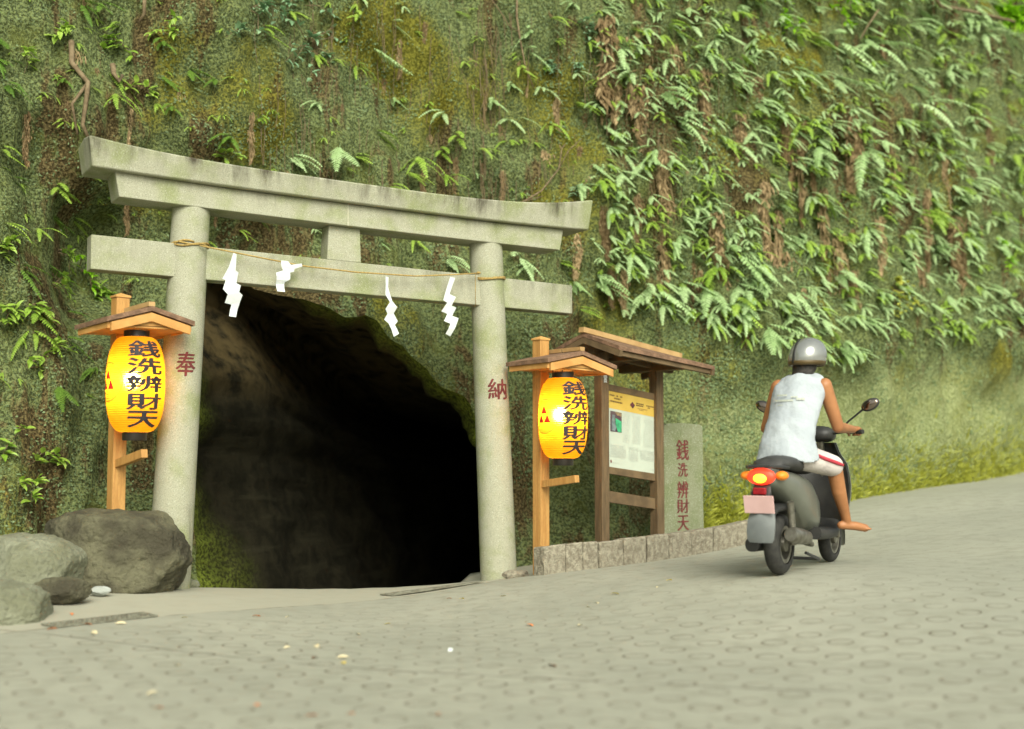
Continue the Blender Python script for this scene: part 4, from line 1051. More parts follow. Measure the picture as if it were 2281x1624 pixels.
mb.tube([(0, 1.1, .5), (0, 1.0, .95)], .028, 12); mb.build('fork', MAT['metal'], S, smooth=True, local=True)
mb = MB(); rw = []
for k in range(13):
    a = R(-20) + R(165) * k / 12; c_ = Vector((0, 1.2 + .235 * math.cos(a), .2 + .235 * math.sin(a))); o_ = Vector((0, math.cos(a), math.sin(a)))
    rw.append([c_ + Vector((-.065, 0, 0)) - o_ * .03, c_ + Vector((-.04, 0, 0)) + o_ * .01, c_ + Vector((.04, 0, 0)) + o_ * .01, c_ + Vector((.065, 0, 0)) - o_ * .03, c_ + Vector((.04, 0, 0)), c_ + Vector((-.04, 0, 0))])
mb.loft(rw); mb.build('front_fender', MAT['sil'], S, smooth=True, local=True, angle=60)
mb = MB(); mb.loft([sl(.9, 1.0, .06, .035), sl(.96, 1.01, .12, .06), sl(1.06, 1.0, .11, .06), sl(1.1, .985, .06, .035)]); hbc = mb.build('handlebar', MAT['plas'], S, smooth=True, local=True, angle=180)
for s_ in (-1, 1):
    mb = MB(); mb.tube([(s_ * .1, .97, 1.01), (s_ * .2, .93, 1.02), (s_ * .36, .86, 1.02)], .011, 10); mb.tube([(s_ * .24, .913, 1.02), (s_ * .375, .853, 1.02)], .017, 12); mb.build('grip', MAT['rubber'], hbc, smooth=True, local=True)
    mb = MB(); mb.tube([(s_ * .17, .95, 1.03), (s_ * .24, .94, 1.1), (s_ * .36, .92, 1.19)], .008, 8); mb.ell((s_ * .42, .91, 1.225), .075, .02, .045, Matrix.Rotation(-s_ * .45, 3, 'Y'), 20); mi = mb.build('mirror', MAT['plas'], S, smooth=True, local=True)
    mb = MB(); mb.ell((s_ * .42, .893, 1.225), .062, .008, .034, Matrix.Rotation(-s_ * .45, 3, 'Y'), 20); mb.build('mirror_glass', MAT['mirror'], mi, smooth=True, local=True)

# ------------------------------------------------------------------ rider (same local axes as the scooter)
MAT['skin'] = M('tanned_skin', (.36, .16, .065, 1), (.28, .12, .048, 1), 6, .5)
MAT['tank'] = M('white_cotton', (.39, .43, .46, 1), (.34, .375, .41, 1), 5, .9, .35, .02)
MAT['shorts'] = M('pale_shorts', (.6, .55, .52, 1), (.5, .45, .43, 1), 7, .9, .3, .015)
MAT['shorts_red'] = M('red_trim', (.5, .05, .07, 1), None, 7, .9)
MAT['helm'] = M('helmet_silver', (.34, .35, .34, 1), (.3, .31, .3, 1), 5, .22, metal=.55, coat=.6)
MAT['hair'] = M('black_hair', (.015, .012, .01, 1), (.03, .025, .02, 1), 60, .6, .4)
def limb(mb, pts_, rad):
    P_, Q_ = [], []
    for i in range(len(pts_) - 1):
        for k in range(6):
            t = k / 6; P_.append(Vector(pts_[i]).lerp(Vector(pts_[i + 1]), t)); Q_.append(rad[i] + (rad[i + 1] - rad[i]) * t)
    P_.append(Vector(pts_[-1])); Q_.append(rad[-1]); mb.tube(P_, Q_, 16)
    for p, r_ in zip(pts_, rad): mb.ell(p, r_, r_, r_, n=14, k=8)
def finish(o, voxel, smooth_it):
    m_ = o.modifiers.new('remesh', 'REMESH'); m_.mode = 'VOXEL'; m_.voxel_size = voxel; m_.use_smooth_shade = True
    m_ = o.modifiers.new('smooth', 'SMOOTH'); m_.factor = .5; m_.iterations = smooth_it
def lean(m_):
    for v_ in m_.v:
        if v_.z > .9: v_.x += .1 * (v_.z - .9); v_.y += .08 * (v_.z - .9)
    return m_
hip, neck, head = Vector((0, .2, .86)), Vector((0, .37, 1.41)), Vector((0, .43, 1.57))
mb = MB()
mb.loft([[(x_ * w, y_ * d + y0, z) for x_, y_ in [(math.cos(2 * math.pi * k / 20), math.sin(2 * math.pi * k / 20)) for k in range(20)]] for w, d, y0, z in
         ((.12, .09, .22, .78), (.165, .115, .2, .84), (.155, .1, .22, .98), (.165, .105, .28, 1.14), (.18, .11, .34, 1.28), (.165, .09, .37, 1.38), (.07, .06, .38, 1.44))])
limb(mb, [(0, .38, 1.4), (0, .42, 1.5)], [.062, .055])
mb.ell((0, .44, 1.57), .075, .095, .11, n=20, k=14); mb.ell((0, .49, 1.51), .055, .06, .06); mb.ell((0, .545, 1.545), .014, .02, .02)
for s_ in (-1, 1): mb.ell((s_ * .077, .44, 1.55), .012, .02, .032)
mb.ell((0, .543, 1.5), .026, .01, .008)
for s_ in (-1, 1):
    limb(mb, [(s_ * .175, .37, 1.355), (s_ * .275, .49, 1.05)], [.055, .043]); limb(mb, [(s_ * .275, .49, 1.05), (s_ * .3, .8, 1.035)], [.043, .029])
    mb.ell((s_ * .302, .84, 1.043), .042, .045, .018, Matrix.Rotation(.25, 3, 'X'))
    g0, g1 = Vector((s_ * .24, .913, 1.02)), Vector((s_ * .375, .853, 1.02)); ga = (g1 - g0).normalized(); gf = Vector((0, 0, 1)).cross(ga) * (1 if s_ > 0 else -1)
    for k in range(4):
        c_ = g0 + ga * (.032 + .021 * k); L_ = (1.0, 1.12, 1.05, .85)[3 - k]; pth = []
        for j in range(9):
            a = R(125) - R(245) * L_ * j / 8; pth.append(c_ + (gf * math.cos(a) + Vector((0, 0, 1)) * math.sin(a)) * .027)
        mb.tube(pth, [.0095 - .0022 * j / 8 for j in range(9)], 8); mb.ell(pth[-1], .0073, .0073, .0073, n=8, k=6)
    th_ = [g0 + ga * .035 - gf * .03 + Vector((0, 0, .008)), g0 + ga * .012 - gf * .024 + Vector((0, 0, -.012)), g0 + ga * .002 - gf * .002 + Vector((0, 0, -.028)), g0 + ga * .0 + gf * .014 + Vector((0, 0, -.024))]
    mb.tube(th_, [.012, .011, .0095, .008], 8); mb.ell(th_[-1], .008, .008, .008, n=8, k=6)
    kx = .225 if s_ > 0 else .2
    ft = Vector((s_ * .26, .78, .345)) if s_ > 0 else Vector((s_ * .19, .72, .345))
    limb(mb, [(s_ * .09, .23, .84), (s_ * kx, .6, .76)], [.088, .06]); limb(mb, [(s_ * kx, .6, .76), ft.lerp(Vector((s_ * kx, .6, .76)), .55) + Vector((0, -.025, 0)), ft], [.06, .054, .034])
    fd = Vector((.72, .7, -.06)).normalized() if s_ > 0 else Vector((-.25, .96, -.06)).normalized()
    hl = ft + Vector((0, 0, -.03)) - fd * .05
    limb(mb, [hl, ft + fd * .07 + Vector((0, 0, -.03)), ft + fd * .15 + Vector((0, 0, -.042))], [.03, .034, .03]); sd_ = fd.cross(Vector((0, 0, 1)))
    for k in range(5):
        b_ = ft + fd * .15 + sd_ * (-.026 + .013 * k) + Vector((0, 0, -.046)); limb(mb, [b_, b_ + fd * (.045 - .004 * abs(k - 1))], [.011, .009])
P = lean(mb).build('person', MAT['skin'], None, local=True); P.location = sc_loc; P.rotation_euler = sc_rot
finish(P, .0065, 3)
tag(P, "helmeted rider in a white tank top and pale shorts gripping the scooter's handlebar", "person")
for s_ in (-1, 1):
    mb = MB(); mb.ell((s_ * .03, .525, 1.565), .013, .012, .013); lean(mb).build('eye', MAT['white_paper'], P, smooth=True, local=True)
mb = MB(); rings = []
for w, d, y0, z in ((.235, .15, .19, .8), (.225, .15, .2, .86), (.2, .14, .21, .95), (.19, .13, .24, 1.06), (.19, .13, .29, 1.18), (.2, .128, .335, 1.3), (.19, .115, .355, 1.37), (.155, .1, .37, 1.42), (.085, .075, .38, 1.44)):
    rings.append([(math.cos(2 * math.pi * k / 40) * w * (1 + .03 * math.sin(5 * 2 * math.pi * k / 40 + z * 9) * (1.5 - z)), y0 + math.sin(2 * math.pi * k / 40) * d * (1 + .03 * math.sin(7 * 2 * math.pi * k / 40 + z * 14)), z + .012 * math.sin(2 * math.pi * k / 40 * 3)) for k in range(40)])
mb.loft(rings)
o = lean(mb).build('tank_top', MAT['tank'], P, local=True); finish(o, .011, 2)
tx = bpy.data.textures.new('folds', 'CLOUDS'); tx.noise_scale = .12
dm = o.modifiers.new('folds', 'DISPLACE'); dm.texture = tx; dm.strength = .02; dm.mid_level = .5
mb = MB()
for y_, x0_, x1_, h_ in ((1.275, -.12, -.03, .012), (1.262, .0, .05, .01), (1.235, -.13, .02, .014), (1.243, .04, .1, .016), (1.205, -.1, .0, .007)):
    n_ = 8
    for i in range(n_):
        xa, xb = x0_ + (x1_ - x0_) * i / n_, x0_ + (x1_ - x0_) * (i + 1) / n_
        f_ = lambda x: .32 - .1336 * math.sqrt(max(.02, 1 - (x / .195) ** 2)) - .017
        mb.add([(xa, f_(xa), y_), (xb, f_(xb), y_), (xb, f_(xb), y_ + h_), (xa, f_(xa), y_ + h_)], [(0, 1, 2, 3)])
lean(mb).build('back_print', MAT['panel_grey'], o, local=True)
mb = MB(); mb.ell((0, .22, .83), .19, .15, .085)
for s_ in (-1, 1):
    kx = .225 if s_ > 0 else .2
    limb(mb, [(s_ * .095, .22, .835), (s_ * kx * .97, .58, .765)], [.1, .082])
o = mb.build('shorts', MAT['shorts'], P, local=True); finish(o, .012, 3)
mb = MB()
mb.tube([(.19, .2, .86), (.235, .34, .82), (.285, .5, .785), (.3, .57, .77)], [.012, .014, .014, .01], 8); mb.build('side_stripe', MAT['shorts_red'], o, smooth=True, local=True)
# helmet
mb = MB(); HC = Vector((0, .45, 1.575)); prof = []
for i in range(15):
    th_ = math.pi * .66 * i / 14; prof.append((th_,))
rw = []
for i in range(1, 15):
    th_ = math.pi * .64 * i / 14
    rw.append([HC + Vector((.142 * math.sin(th_) * math.cos(2 * math.pi * k / 32), .165 * math.sin(th_) * math.sin(2 * math.pi * k / 32), .15 * math.cos(th_))) for k in range(32)])
mb.loft(rw, cap=False); tp = len(mb.v); mb.v.append(HC + Vector((0, 0, .15))); mb.f += [(tp, k, (k + 1) % 32) for k in range(32)]
hm = lean(mb).build('helmet', MAT['helm'], P, smooth=True, local=True, angle=180)
sol = hm.modifiers.new('shell', 'SOLIDIFY'); sol.thickness = .012
def hband(t0, t1, sc_, name, mat, ph0=0, ph1=2 * math.pi, n_=32):
    m_ = MB(); rws = []
    for th_ in (t0, (t0 + t1) / 2, t1):
        rws.append([HC + Vector((.142 * sc_ * math.sin(th_) * math.cos(ph0 + (ph1 - ph0) * k / n_), .165 * sc_ * math.sin(th_) * math.sin(ph0 + (ph1 - ph0) * k / n_), .15 * sc_ * math.cos(th_))) for k in range(n_ + 1)])
    for i in range(2):
        for k in range(n_):
            b_ = len(m_.v); m_.add([rws[i][k], rws[i][k + 1], rws[i + 1][k + 1], rws[i + 1][k]], [(0, 1, 2, 3)])
    o_ = lean(m_).build(name, mat, hm, smooth=True, local=True, angle=180); s2 = o_.modifiers.new('shell', 'SOLIDIFY'); s2.thickness = .004; return o_
hband(math.pi * .57, math.pi * .645, 1.015, 'trim', M('helmet_trim', (.09, .06, .02, 1), None, 8, .5))
hband(math.pi * .34, math.pi * .56, 1.02, 'visor', MAT['plas'], R(35), R(145))
mb = MB()
for k in range(15):
    a = R(-75) + R(150) * k / 14
    for dx_ in (0,): pass
st_ = []
for k in range(17):
    a = math.pi * (.04 + .58 * k / 16); x_ = -.052; w_ = math.sqrt(1 - (x_ / .142) ** 2)
    st_.append((HC + Vector((x_ - .012, -.165 * w_ * 1.012 * math.sin(a), .15 * w_ * 1.012 * math.cos(a))), HC + Vector((x_ + .012, -.165 * w_ * 1.02 * math.sin(a), .15 * w_ * 1.02 * math.cos(a)))))
for k in range(16): mb.add([st_[k][0], st_[k][1], st_[k + 1][1], st_[k + 1][0]], [(0, 1, 2, 3)])
o = lean(mb).build('stripe', MAT['plas'], hm, smooth=True, local=True); s2 = o.modifiers.new('shell', 'SOLIDIFY'); s2.thickness = .004
mb = MB(); mb.ell((0, .41, 1.5), .092, .085, .075, n=20, k=12); mb.ell((0, .385, 1.45), .085, .06, .05, n=16); o = lean(mb).build('hair', MAT['hair'], P, local=True); finish(o, .012, 2)

# ------------------------------------------------------------------ plants
MAT['fern_pale'] = leafmat('fern_pale', (.25, .4, .14, 1), (.52, .68, .36, 1), .25, .55, spec=.3)
MAT['fern_green'] = leafmat('fern_green', (.19, .34, .03, 1), (.4, .56, .1, 1), .3, .45)
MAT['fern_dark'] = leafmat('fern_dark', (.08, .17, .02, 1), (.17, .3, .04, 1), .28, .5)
MAT['dry'] = leafmat('dry_fern', (.12, .075, .032, 1), (.44, .33, .18, 1), .12, .8, spec=.2)
MAT['leaf_pale'] = leafmat('leaf_pale', (.16, .3, .16, 1), (.3, .45, .26, 1), .2, .35)
MAT['leaf_lime'] = leafmat('leaf_lime', (.22, .48, .012, 1), (.34, .6, .03, 1), .4, .45)
MAT['stem'] = M('twig_bark', (.2, .15, .085, 1), (.12, .085, .045, 1), 20, .85, .3)
MAT['moss_leaf'] = leafmat('creeper_leaf', (.09, .13, .045, 1), (.24, .32, .17, 1), .1, .7, spec=.15)
MAT['weed'] = leafmat('yellow_green_weed', (.3, .33, .025, 1), (.55, .56, .1, 1), .3, .6)

def frond(mb, rg, base, az, L, W, e0, e1, npin):
    """one fern frond: a drooping midrib with tapering leaflets down both sides"""
    p = Vector(base); d_h = Vector((math.sin(az), math.cos(az), 0)); sidev = Vector((math.cos(az), -math.sin(az), 0))
    pts_ = [p.copy()]; st = L / npin; curl = rg.uniform(-.25, .25)
    tang = []
    for k in range(npin):
        t = k / npin; e = e0 + (e1 - e0) * t ** .8; dirv = d_h * math.cos(e) + Vector((0, 0, math.sin(e))) + sidev * curl * t; dirv.normalize()
        tang.append(dirv); p = p + dirv * st; pts_.append(p.copy())
    for k in range(npin):
        t = k / npin
        if t < .1: continue
        w = W * min(1, (t - .05) / .22) ** .7 * (1 - t) ** .55 * rg.uniform(.88, 1.08)
        dirv = tang[k]; up = sidev.cross(dirv).normalized()
        for s_ in (-1, 1):
            a = (sidev * s_ * .92 + dirv * rg.uniform(.3, .5) - up * rg.uniform(.02, .3) + Vector((0, 0, -.06))).normalized(); b0 = pts_[k]; hw = st * .4
            mid = b0 + a * w * .5 + Vector((0, 0, -.03 * w))
            tip = b0 + a * w + Vector((0, 0, -.13 * w)) + dirv * .1 * w
            mb.add([b0 - dirv * hw * .8, mid - dirv * hw, tip, mid + dirv * hw, b0 + dirv * hw * .8], [(0, 1, 2, 3, 4)])
    # midrib
    b_ = len(mb.v); ww = .0022
    for k, q in enumerate(pts_): mb.v += [q - sidev * ww * (1 - .7 * k / npin) + Vector((0, 0, .001)), q + sidev * ww * (1 - .7 * k / npin) + Vector((0, 0, .001))]
    for k in range(len(pts_) - 1): mb.f.append((b_ + 2 * k, b_ + 2 * k + 1, b_ + 2 * k + 3, b_ + 2 * k + 2))
def rawmesh(mb, name, mat, welded=False):
    me_ = bpy.data.meshes.new(name); me_.from_pydata([tuple(p) for p in mb.v], [], mb.f); me_.materials.append(mat); return me_
ferns = {}
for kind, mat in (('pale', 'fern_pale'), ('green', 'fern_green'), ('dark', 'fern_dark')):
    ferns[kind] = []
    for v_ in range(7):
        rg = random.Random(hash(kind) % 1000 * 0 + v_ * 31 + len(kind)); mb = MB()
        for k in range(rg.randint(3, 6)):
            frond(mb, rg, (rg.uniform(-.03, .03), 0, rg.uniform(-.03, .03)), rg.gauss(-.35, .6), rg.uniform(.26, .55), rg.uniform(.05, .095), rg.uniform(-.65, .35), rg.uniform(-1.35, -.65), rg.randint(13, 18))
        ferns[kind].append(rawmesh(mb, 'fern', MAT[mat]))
def wall_frame(nrm):
    o_ = Vector((nrm.x, nrm.y, 0)).normalized(); return o_
def zone(px, py):
    if px < 560: return ("small green fern on the shaded cliff at the left of the gate", "ferns on the shaded cliff left of the gate") if py > 320 else ("green fern on the cliff above the gate's left end", "ferns on the cliff above the left end of the gate")
    if px < 1330:
        return ("light green fern on the mossy cliff face over the gate's top beam", "ferns on the cliff over the gate") if py < 470 else ("fern hanging from the rock between the gate's beams and the tunnel mouth", "ferns on the rock behind the gate's beams")
    if py < 330: return ("pale green fern high on the cliff up and right of the gate", "ferns high on the right of the cliff")
    if px < 1700: return ("fern drooping from the cliff over the notice board roof", "ferns on the cliff over the notice board")
    return ("pale drooping fern on the cliff above and beyond the scooter rider", "ferns on the cliff beyond the rider")
def put(me_, px, py, name, scale, yaw, label, cat, group, sink=.01, tilt=0):
    h_ = hit(px, py)
    if h_ is None: return None
    p, nn = h_; 
    if nn.dot(ray(px, py)) > 0: nn = -nn
    o_ = wall_frame(nn); a = math.atan2(-o_.x, o_.y)
    o = bpy.data.objects.new(name, me_); COL.objects.link(o); o.location = p - nn * sink; o.rotation_euler = (tilt, 0, a + yaw); o.scale = (scale,) * 3
    return tag(o, label, cat, group)
rf_ = random.Random(21)
def free(px, py):   # keep clear of the open rock in the tunnel and the wall foot
    if 455 < px < 1150 and py > 600: return False
    return True
placed = []
def okd(px, py, d):
    for q in placed:
        if (q[0] - px) ** 2 + (q[1] - py) ** 2 < d * d: return False
    placed.append((px, py)); return True
nf = 0
fixed = [(650, 350, 'pale', 1.0), (755, 330, 'pale', 1.2), (790, 350, 'green', .9), (930, 350, 'green', 1), (905, 385, 'green', .9), (1020, 300, 'green', .9), (990, 250, 'pale', .8), (1130, 270, 'pale', .8), (1205, 200, 'pale', .9), (830, 110, 'pale', 1.1),
         (1290, 410, 'pale', .8), (1000, 575, 'pale', .9), (1040, 565, 'pale', .9), (1150, 570, 'pale', 1.0), (1185, 590, 'pale', 1.0), (1290, 690, 'green', .8), (1480, 205, 'pale', 1.5), (1500, 260, 'pale', 1.4), (1460, 330, 'pale', .9), (1430, 60, 'pale', 1), (1340, 400, 'green', .8),
         (1860, 90, 'pale', 2.0), (1930, 110, 'pale', 2.0), (2040, 240, 'pale', 2.0), (1920, 330, 'pale', 1.9), (1550, 470, 'pale', 1.3), (1400, 560, 'pale', 1.1), (1630, 560, 'pale', 1.7), (1440, 640, 'pale', 1.1), (1580, 640, 'pale', 1.2), (1700, 720, 'pale', 1.5)]
for px, py, kd_, s_ in fixed:
    if okd(px, py, 5):
        lb, gp_ = zone(px, py); o = put(rf_.choice(ferns[kd_]), px, py, 'fern', s_ * rf_.uniform(.9, 1.1), rf_.uniform(-.3, .3), lb, 'fern', gp_); nf += o is not None
tries = 0
while nf < 299 and tries < 9000:
    tries += 1
    px = rf_.uniform(-120, 2420); py = rf_.uniform(-90, 880)
    if not free(px, py): continue
    dens = .3 if px < 520 else (.62 if px < 1300 else .8)
    if px < 1330 and py > 650: dens = .3 if px < 340 else 0
    edge_y = 700 + (px - 1400) * .25 if px < 1900 else 825 - (px - 1900) * .25
    if px > 1330 and py > edge_y - 30: continue
    if rf_.random() > dens: continue
    big = px > 1330
    if not okd(px, py, 26 if big else 38): continue
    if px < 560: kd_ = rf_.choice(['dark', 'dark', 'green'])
    elif px < 1330: kd_ = rf_.choice(['pale', 'green', 'green'])
    else: kd_ = rf_.choice(['pale', 'pale', 'pale', 'green'])
    s_ = rf_.uniform(.42, .85) if px < 1330 else rf_.uniform(.55, 1.2) * (1 + .25 * max(0, (px - 1500) / 800))
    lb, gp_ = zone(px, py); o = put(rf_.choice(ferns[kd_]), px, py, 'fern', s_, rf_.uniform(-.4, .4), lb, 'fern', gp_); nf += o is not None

# the smaller ferns between them, too many to tell apart
V_, F_ = [], []
fm = {k: [([Vector(v_.co) for v_ in m_.vertices], [tuple(p.vertices) for p in m_.polygons]) for m_ in ferns[k]] for k in ferns}
def mass(kinds, n_, test, smin, smax):
    k_ = t_ = 0; V_, F_ = [], []
    while k_ < n_ and t_ < n_ * 30:
        t_ += 1; px = rf_.uniform(-150, 2450); py = rf_.uniform(-100, 900)
        if not free(px, py) or not test(px, py): continue
        h_ = hit(px, py)
        if h_ is None: continue
        p, nn = h_
        if nn.dot(ray(px, py)) > 0: nn = -nn
        o_ = wall_frame(nn); m_ = Matrix.Rotation(math.atan2(-o_.x, o_.y) + rf_.uniform(-.5, .5), 3, 'Z') * rf_.uniform(smin, smax)
        vs_, fs_ = rf_.choice(fm[rf_.choice(kinds)]); b_ = len(V_); k_ += 1
        V_ += [tuple(p - nn * .01 + m_ @ v_) for v_ in vs_]; F_ += [tuple(i + b_ for i in f_) for f_ in fs_]
    return V_, F_
edge_ = lambda px: 700 + (px - 1400) * .25 if px < 1900 else 825 - (px - 1900) * .25
for nm, kinds, n_, test, s0, s1, mat, lb in (('small_ferns', ['pale'], 760, lambda x, y: x > 1330 and y < edge_(x) - 20, .35, .75, 'fern_pale', "small pale ferns filling the gaps on the right of the cliff"),
        ('small_ferns', ['green'], 560, lambda x, y: x > 1330 and y < edge_(x) - 10, .3, .65, 'fern_green', "small yellow-green ferns among the pale ones on the right of the cliff"),
        ('small_ferns', ['green'], 150, lambda x, y: x < 1330 and (y < 640 or x < 330), .16, .4, 'fern_green', "small green fern sprigs scattered over the cliff around the gate")):
    V_, F_ = mass(kinds, n_, test, s0, s1); me_ = bpy.data.meshes.new(nm); me_.from_pydata(V_, [], F_); me_.materials.append(MAT[mat])
    o = bpy.data.objects.new(nm, me_); COL.objects.link(o); tag(o, lb, 'ferns', kind='stuff')

# hanging skirts of dead fronds
dryv = []
for v_ in range(6):
    rg = random.Random(100 + v_); mb = MB()
    for k in range(260):
        z = -rg.random() ** 1.1; w = .1 * (1 - .55 * -z) * (1 if z < -.06 else .6); x = rg.gauss(0, .5) * w; y = .015 + .05 * (1 + z) * rg.random() + .03 * math.sin(k)
        L = rg.uniform(.05, .14); W = rg.uniform(.006, .016); a = rg.gauss(0, .35); tw = rg.uniform(-.9, .9)
        p = Vector((x, abs(y) + .01, z)); dn = Vector((math.sin(a), rg.uniform(-.1, .3), -math.cos(a))).normalized(); sd_ = Vector((math.cos(tw), math.sin(tw), .2 * math.sin(a))).normalized()
        q = [p, p + dn * L * .5 + Vector((0, .012, 0)), p + dn * L]
        mb.add([q[0] - sd_ * W * .4, q[0] + sd_ * W * .4, q[1] + sd_ * W, q[2] + sd_ * W * .25, q[2] - sd_ * W * .25, q[1] - sd_ * W], [(0, 1, 2, 5), (5, 2, 3, 4)])
    for k in range(14):
        x = rg.gauss(0, .05); mb.tube([(x, .02, rg.uniform(-.2, 0)), (x * .9 + rg.gauss(0, .01), .035, -.45), (x * .7 + rg.gauss(0, .02), .02, -rg.uniform(.8, 1.05))], .003, 4)
    for _v in mb.v: _v.x += .05 * math.sin(_v.z * 7 + v_) * -_v.z
    dryv.append(rawmesh(mb, 'dead_fern_skirt', MAT['dry']))
dry = [(1385, -40, 1.5, 2.6), (1350, 30, 1.3, 1.6), (1420, 60, 1.2, 1.4), (1370, 130, .9, 1.2), (1240, 220, .8, .8), (1212, 335, .6, 1.6), (1430, 190, .9, 1.1), (1310, 390, .55, 1), (1286, 520, .6, 1.1), (1530, 260, .9, 1.3), (1560, 300, .9, 1.3), (1480, 330, .9, 1.2),
       (955, 300, .7, 1), (1015, 350, .5, .9), (1175, 150, .4, .6), (700, 70, .6, .7), (890, 90, .5, .8), (170, 110, 1.0, .7), (215, 150, .6, .9), (290, 240, .5, .7), (640, 380, .6, .8), (1600, 470, 1.1, 1.3), (1610, 570, .8, 1.2), (1700, 400, 1.1, 1.2), (1750, 560, 1.0, 1.2), (2030, 560, 1.1, 1.2),
       (1900, 250, 1.2, 1.1), (1690, 170, .9, 1), (1830, 420, 1, 1.1), (2130, 480, 1.2, 1.2), (1480, 560, .8, 1), (1420, 430, .7, 1), (1660, 690, .6, 1), (1960, 480, .9, 1), (2200, 330, 1.2, 1.1), (820, 330, .4, .8), (1080, 200, .5, .6), (1120, 380, .5, .8), (760, 230, .5, .7), (1650, 250, 1, 1.2), (1780, 300, 1, 1.1), (1570, 150, .9, 1.2), (1500, 100, .8, 1), (1640, 350, .8, 1.1), (1730, 470, .9, 1.1), (1870, 520, 1, 1.2), (2060, 420, 1, 1.2), (2170, 250, 1, 1.1), (1980, 330, 1, 1), (1560, 600, .8, 1), (1790, 640, .7, 1.1), (1900, 600, .8, 1.1), (2100, 350, 1, 1), (1350, 480, .6, 1), (1390, 600, .6, 1), (1470, 440, .7, 1.1), (1050, 130, .6, 1), (850, 200, .5, .8), (560, 250, .6, .7), (400, 200, .6, .7), (60, 250, .6, .8)]
fm['dry'] = [([Vector(v_.co) for v_ in m_.vertices], [tuple(p.vertices) for p in m_.polygons]) for m_ in dryv]
V_, F_ = mass(['dry'], 130, lambda x, y: (x > 1300 or rf_.random() < .3) and y < min(edge_(max(x, 1330)), 640), .18, .5)
me_ = bpy.data.meshes.new('dry_fronds'); me_.from_pydata(V_, [], F_); me_.materials.append(MAT['dry']); o = bpy.data.objects.new('dry_fronds', me_); COL.objects.link(o)
tag(o, "short dry brown frond remains strewn over the whole cliff between the ferns", "dead ferns", kind='stuff')
for i, (px, py, s_, wx) in enumerate(dry):
    lb = ("dry brown dead fronds hanging on the cliff at the left", "dead fronds on the cliff at the left") if px < 560 else (("dry brown skirt of dead fronds hanging on the mossy cliff over the gate", "dead fronds over the gate") if px < 1330 else ("dry brown skirt of dead fronds hanging among the ferns right of the gate", "dead fronds among the ferns at the right"))
    if i == 0: lb = ("thickest curtain of dry brown fronds, at the top of the cliff over the notice board", None)
    o = put(dryv[i % 6], px, py, 'dead_fern_skirt', s_ * .8, 0, lb[0], 'dead fern', lb[1], .02)
    if o: o.scale = (s_ * .8 * wx, s_ * .85, s_ * .8)

# leafy shrubs rooted in the rock
def leaf(mb, rg, p, d, up, L, W):
    sd_ = d.cross(up).normalized(); u2 = sd_.cross(d).normalized(); m_ = p + d * L * .45; t = p + d * L - u2 * L * .18
    mb.add([p, p + d * L * .2 + sd_ * W * .32 + u2 * .1 * W, m_ + sd_ * W * .5 + u2 * .12 * W, p + d * L * .78 + sd_ * W * .3, t, p + d * L * .78 - sd_ * W * .3, m_ - sd_ * W * .5 + u2 * .12 * W, p + d * L * .2 - sd_ * W * .32 + u2 * .1 * W, m_],
           [(0, 1, 2, 8), (8, 2, 3, 4), (8, 4, 5, 6), (0, 8, 6, 7)])
def shrub(px, py, kind, n_, spread, ls, label, cat='shrub', group=None, drop=.3):
    h_ = hit(px, py)
    if h_ is None: return
    p, nn = h_; 
    if nn.dot(ray(px, py)) > 0: nn = -nn
    o_ = wall_frame(nn); sd_ = Vector((-o_.y, o_.x, 0)); rg = random.Random(int(px * 7 + py))
    root = thing('leafy_shrub', p, label, cat, group); sm_b, lf = MB(), MB()
    for k in range(n_):
        tip = p + o_ * rg.uniform(.08, .3) * spread * 2 + sd_ * rg.gauss(0, .7) * spread + Vector((0, 0, rg.gauss(-drop, .55))) * spread
        mid = p.lerp(tip, .5) + Vector((0, 0, .05)) + o_ * .04
        sm_b.tube([p - o_ * .03, mid, tip], [.006, .004, .002], 5)
        for j in range(rg.randint(5, 8)):
            t = .35 + .65 * rg.random(); q = p.lerp(mid, t * 2) if t < .5 else mid.lerp(tip, t * 2 - 1)
            d = (o_ * rg.uniform(.2, 1) + sd_ * rg.gauss(0, .9) + Vector((0, 0, rg.gauss(-.1, .45)))).normalized()
            leaf(lf, rg, q, d, (Vector((0, 0, 1)) + o_ * .5).normalized(), ls * rg.uniform(.7, 1.25), ls * rg.uniform(.42, .6))
    sm_b.build('stem', MAT['stem'], root)
    me_ = bpy.data.meshes.new('foliage'); me_.from_pydata([tuple(v_ - p) for v_ in lf.v], [], lf.f); me_.materials.append(MAT[kind])
    o = bpy.data.objects.new('foliage', me_); COL.objects.link(o); o.parent = root
shrub(690, 95, 'leaf_pale', 11, .3, .1, "large pale-leaved shrub growing from the cliff over the middle of the gate")
shrub(660, 10, 'leaf_pale', 6, .22, .1, "pale-leaved shrub at the top edge of the cliff over the gate")
shrub(1300, 55, 'leaf_pale', 6, .14, .085, "pale-leaved sprig beside the thick curtain of dead fronds")
shrub(1235, 150, 'leaf_pale', 4, .12, .08, "small leafy sprig on the yellow moss below the pale-leaved sprig")
shrub(1285, 150, 'leaf_pale', 3, .09, .075, "tiny leafy sprig between the yellow moss and the dead fronds")
shrub(1290, 425, 'leaf_pale', 4, .1, .07, "little leafy plant just over the right tip of the gate's top beam")
shrub(560, 20, 'leaf_pale', 5, .25, .1, "pale leafy shrub near the top of the cliff left of the large one", drop=.1)
shrub(530, 75, 'leaf_pale', 3, .15, .09, "small leafy sprig on the brown cliff left of the large pale shrub")
shrub(1745, 50, 'leaf_lime', 8, .3, .09, "bright green small-leaved shrub at the top of the cliff right of the dead fronds")
shrub(1860, 10, 'leaf_lime', 8, .4, .1, "bright green shrub at the very top of the cliff above the rider")
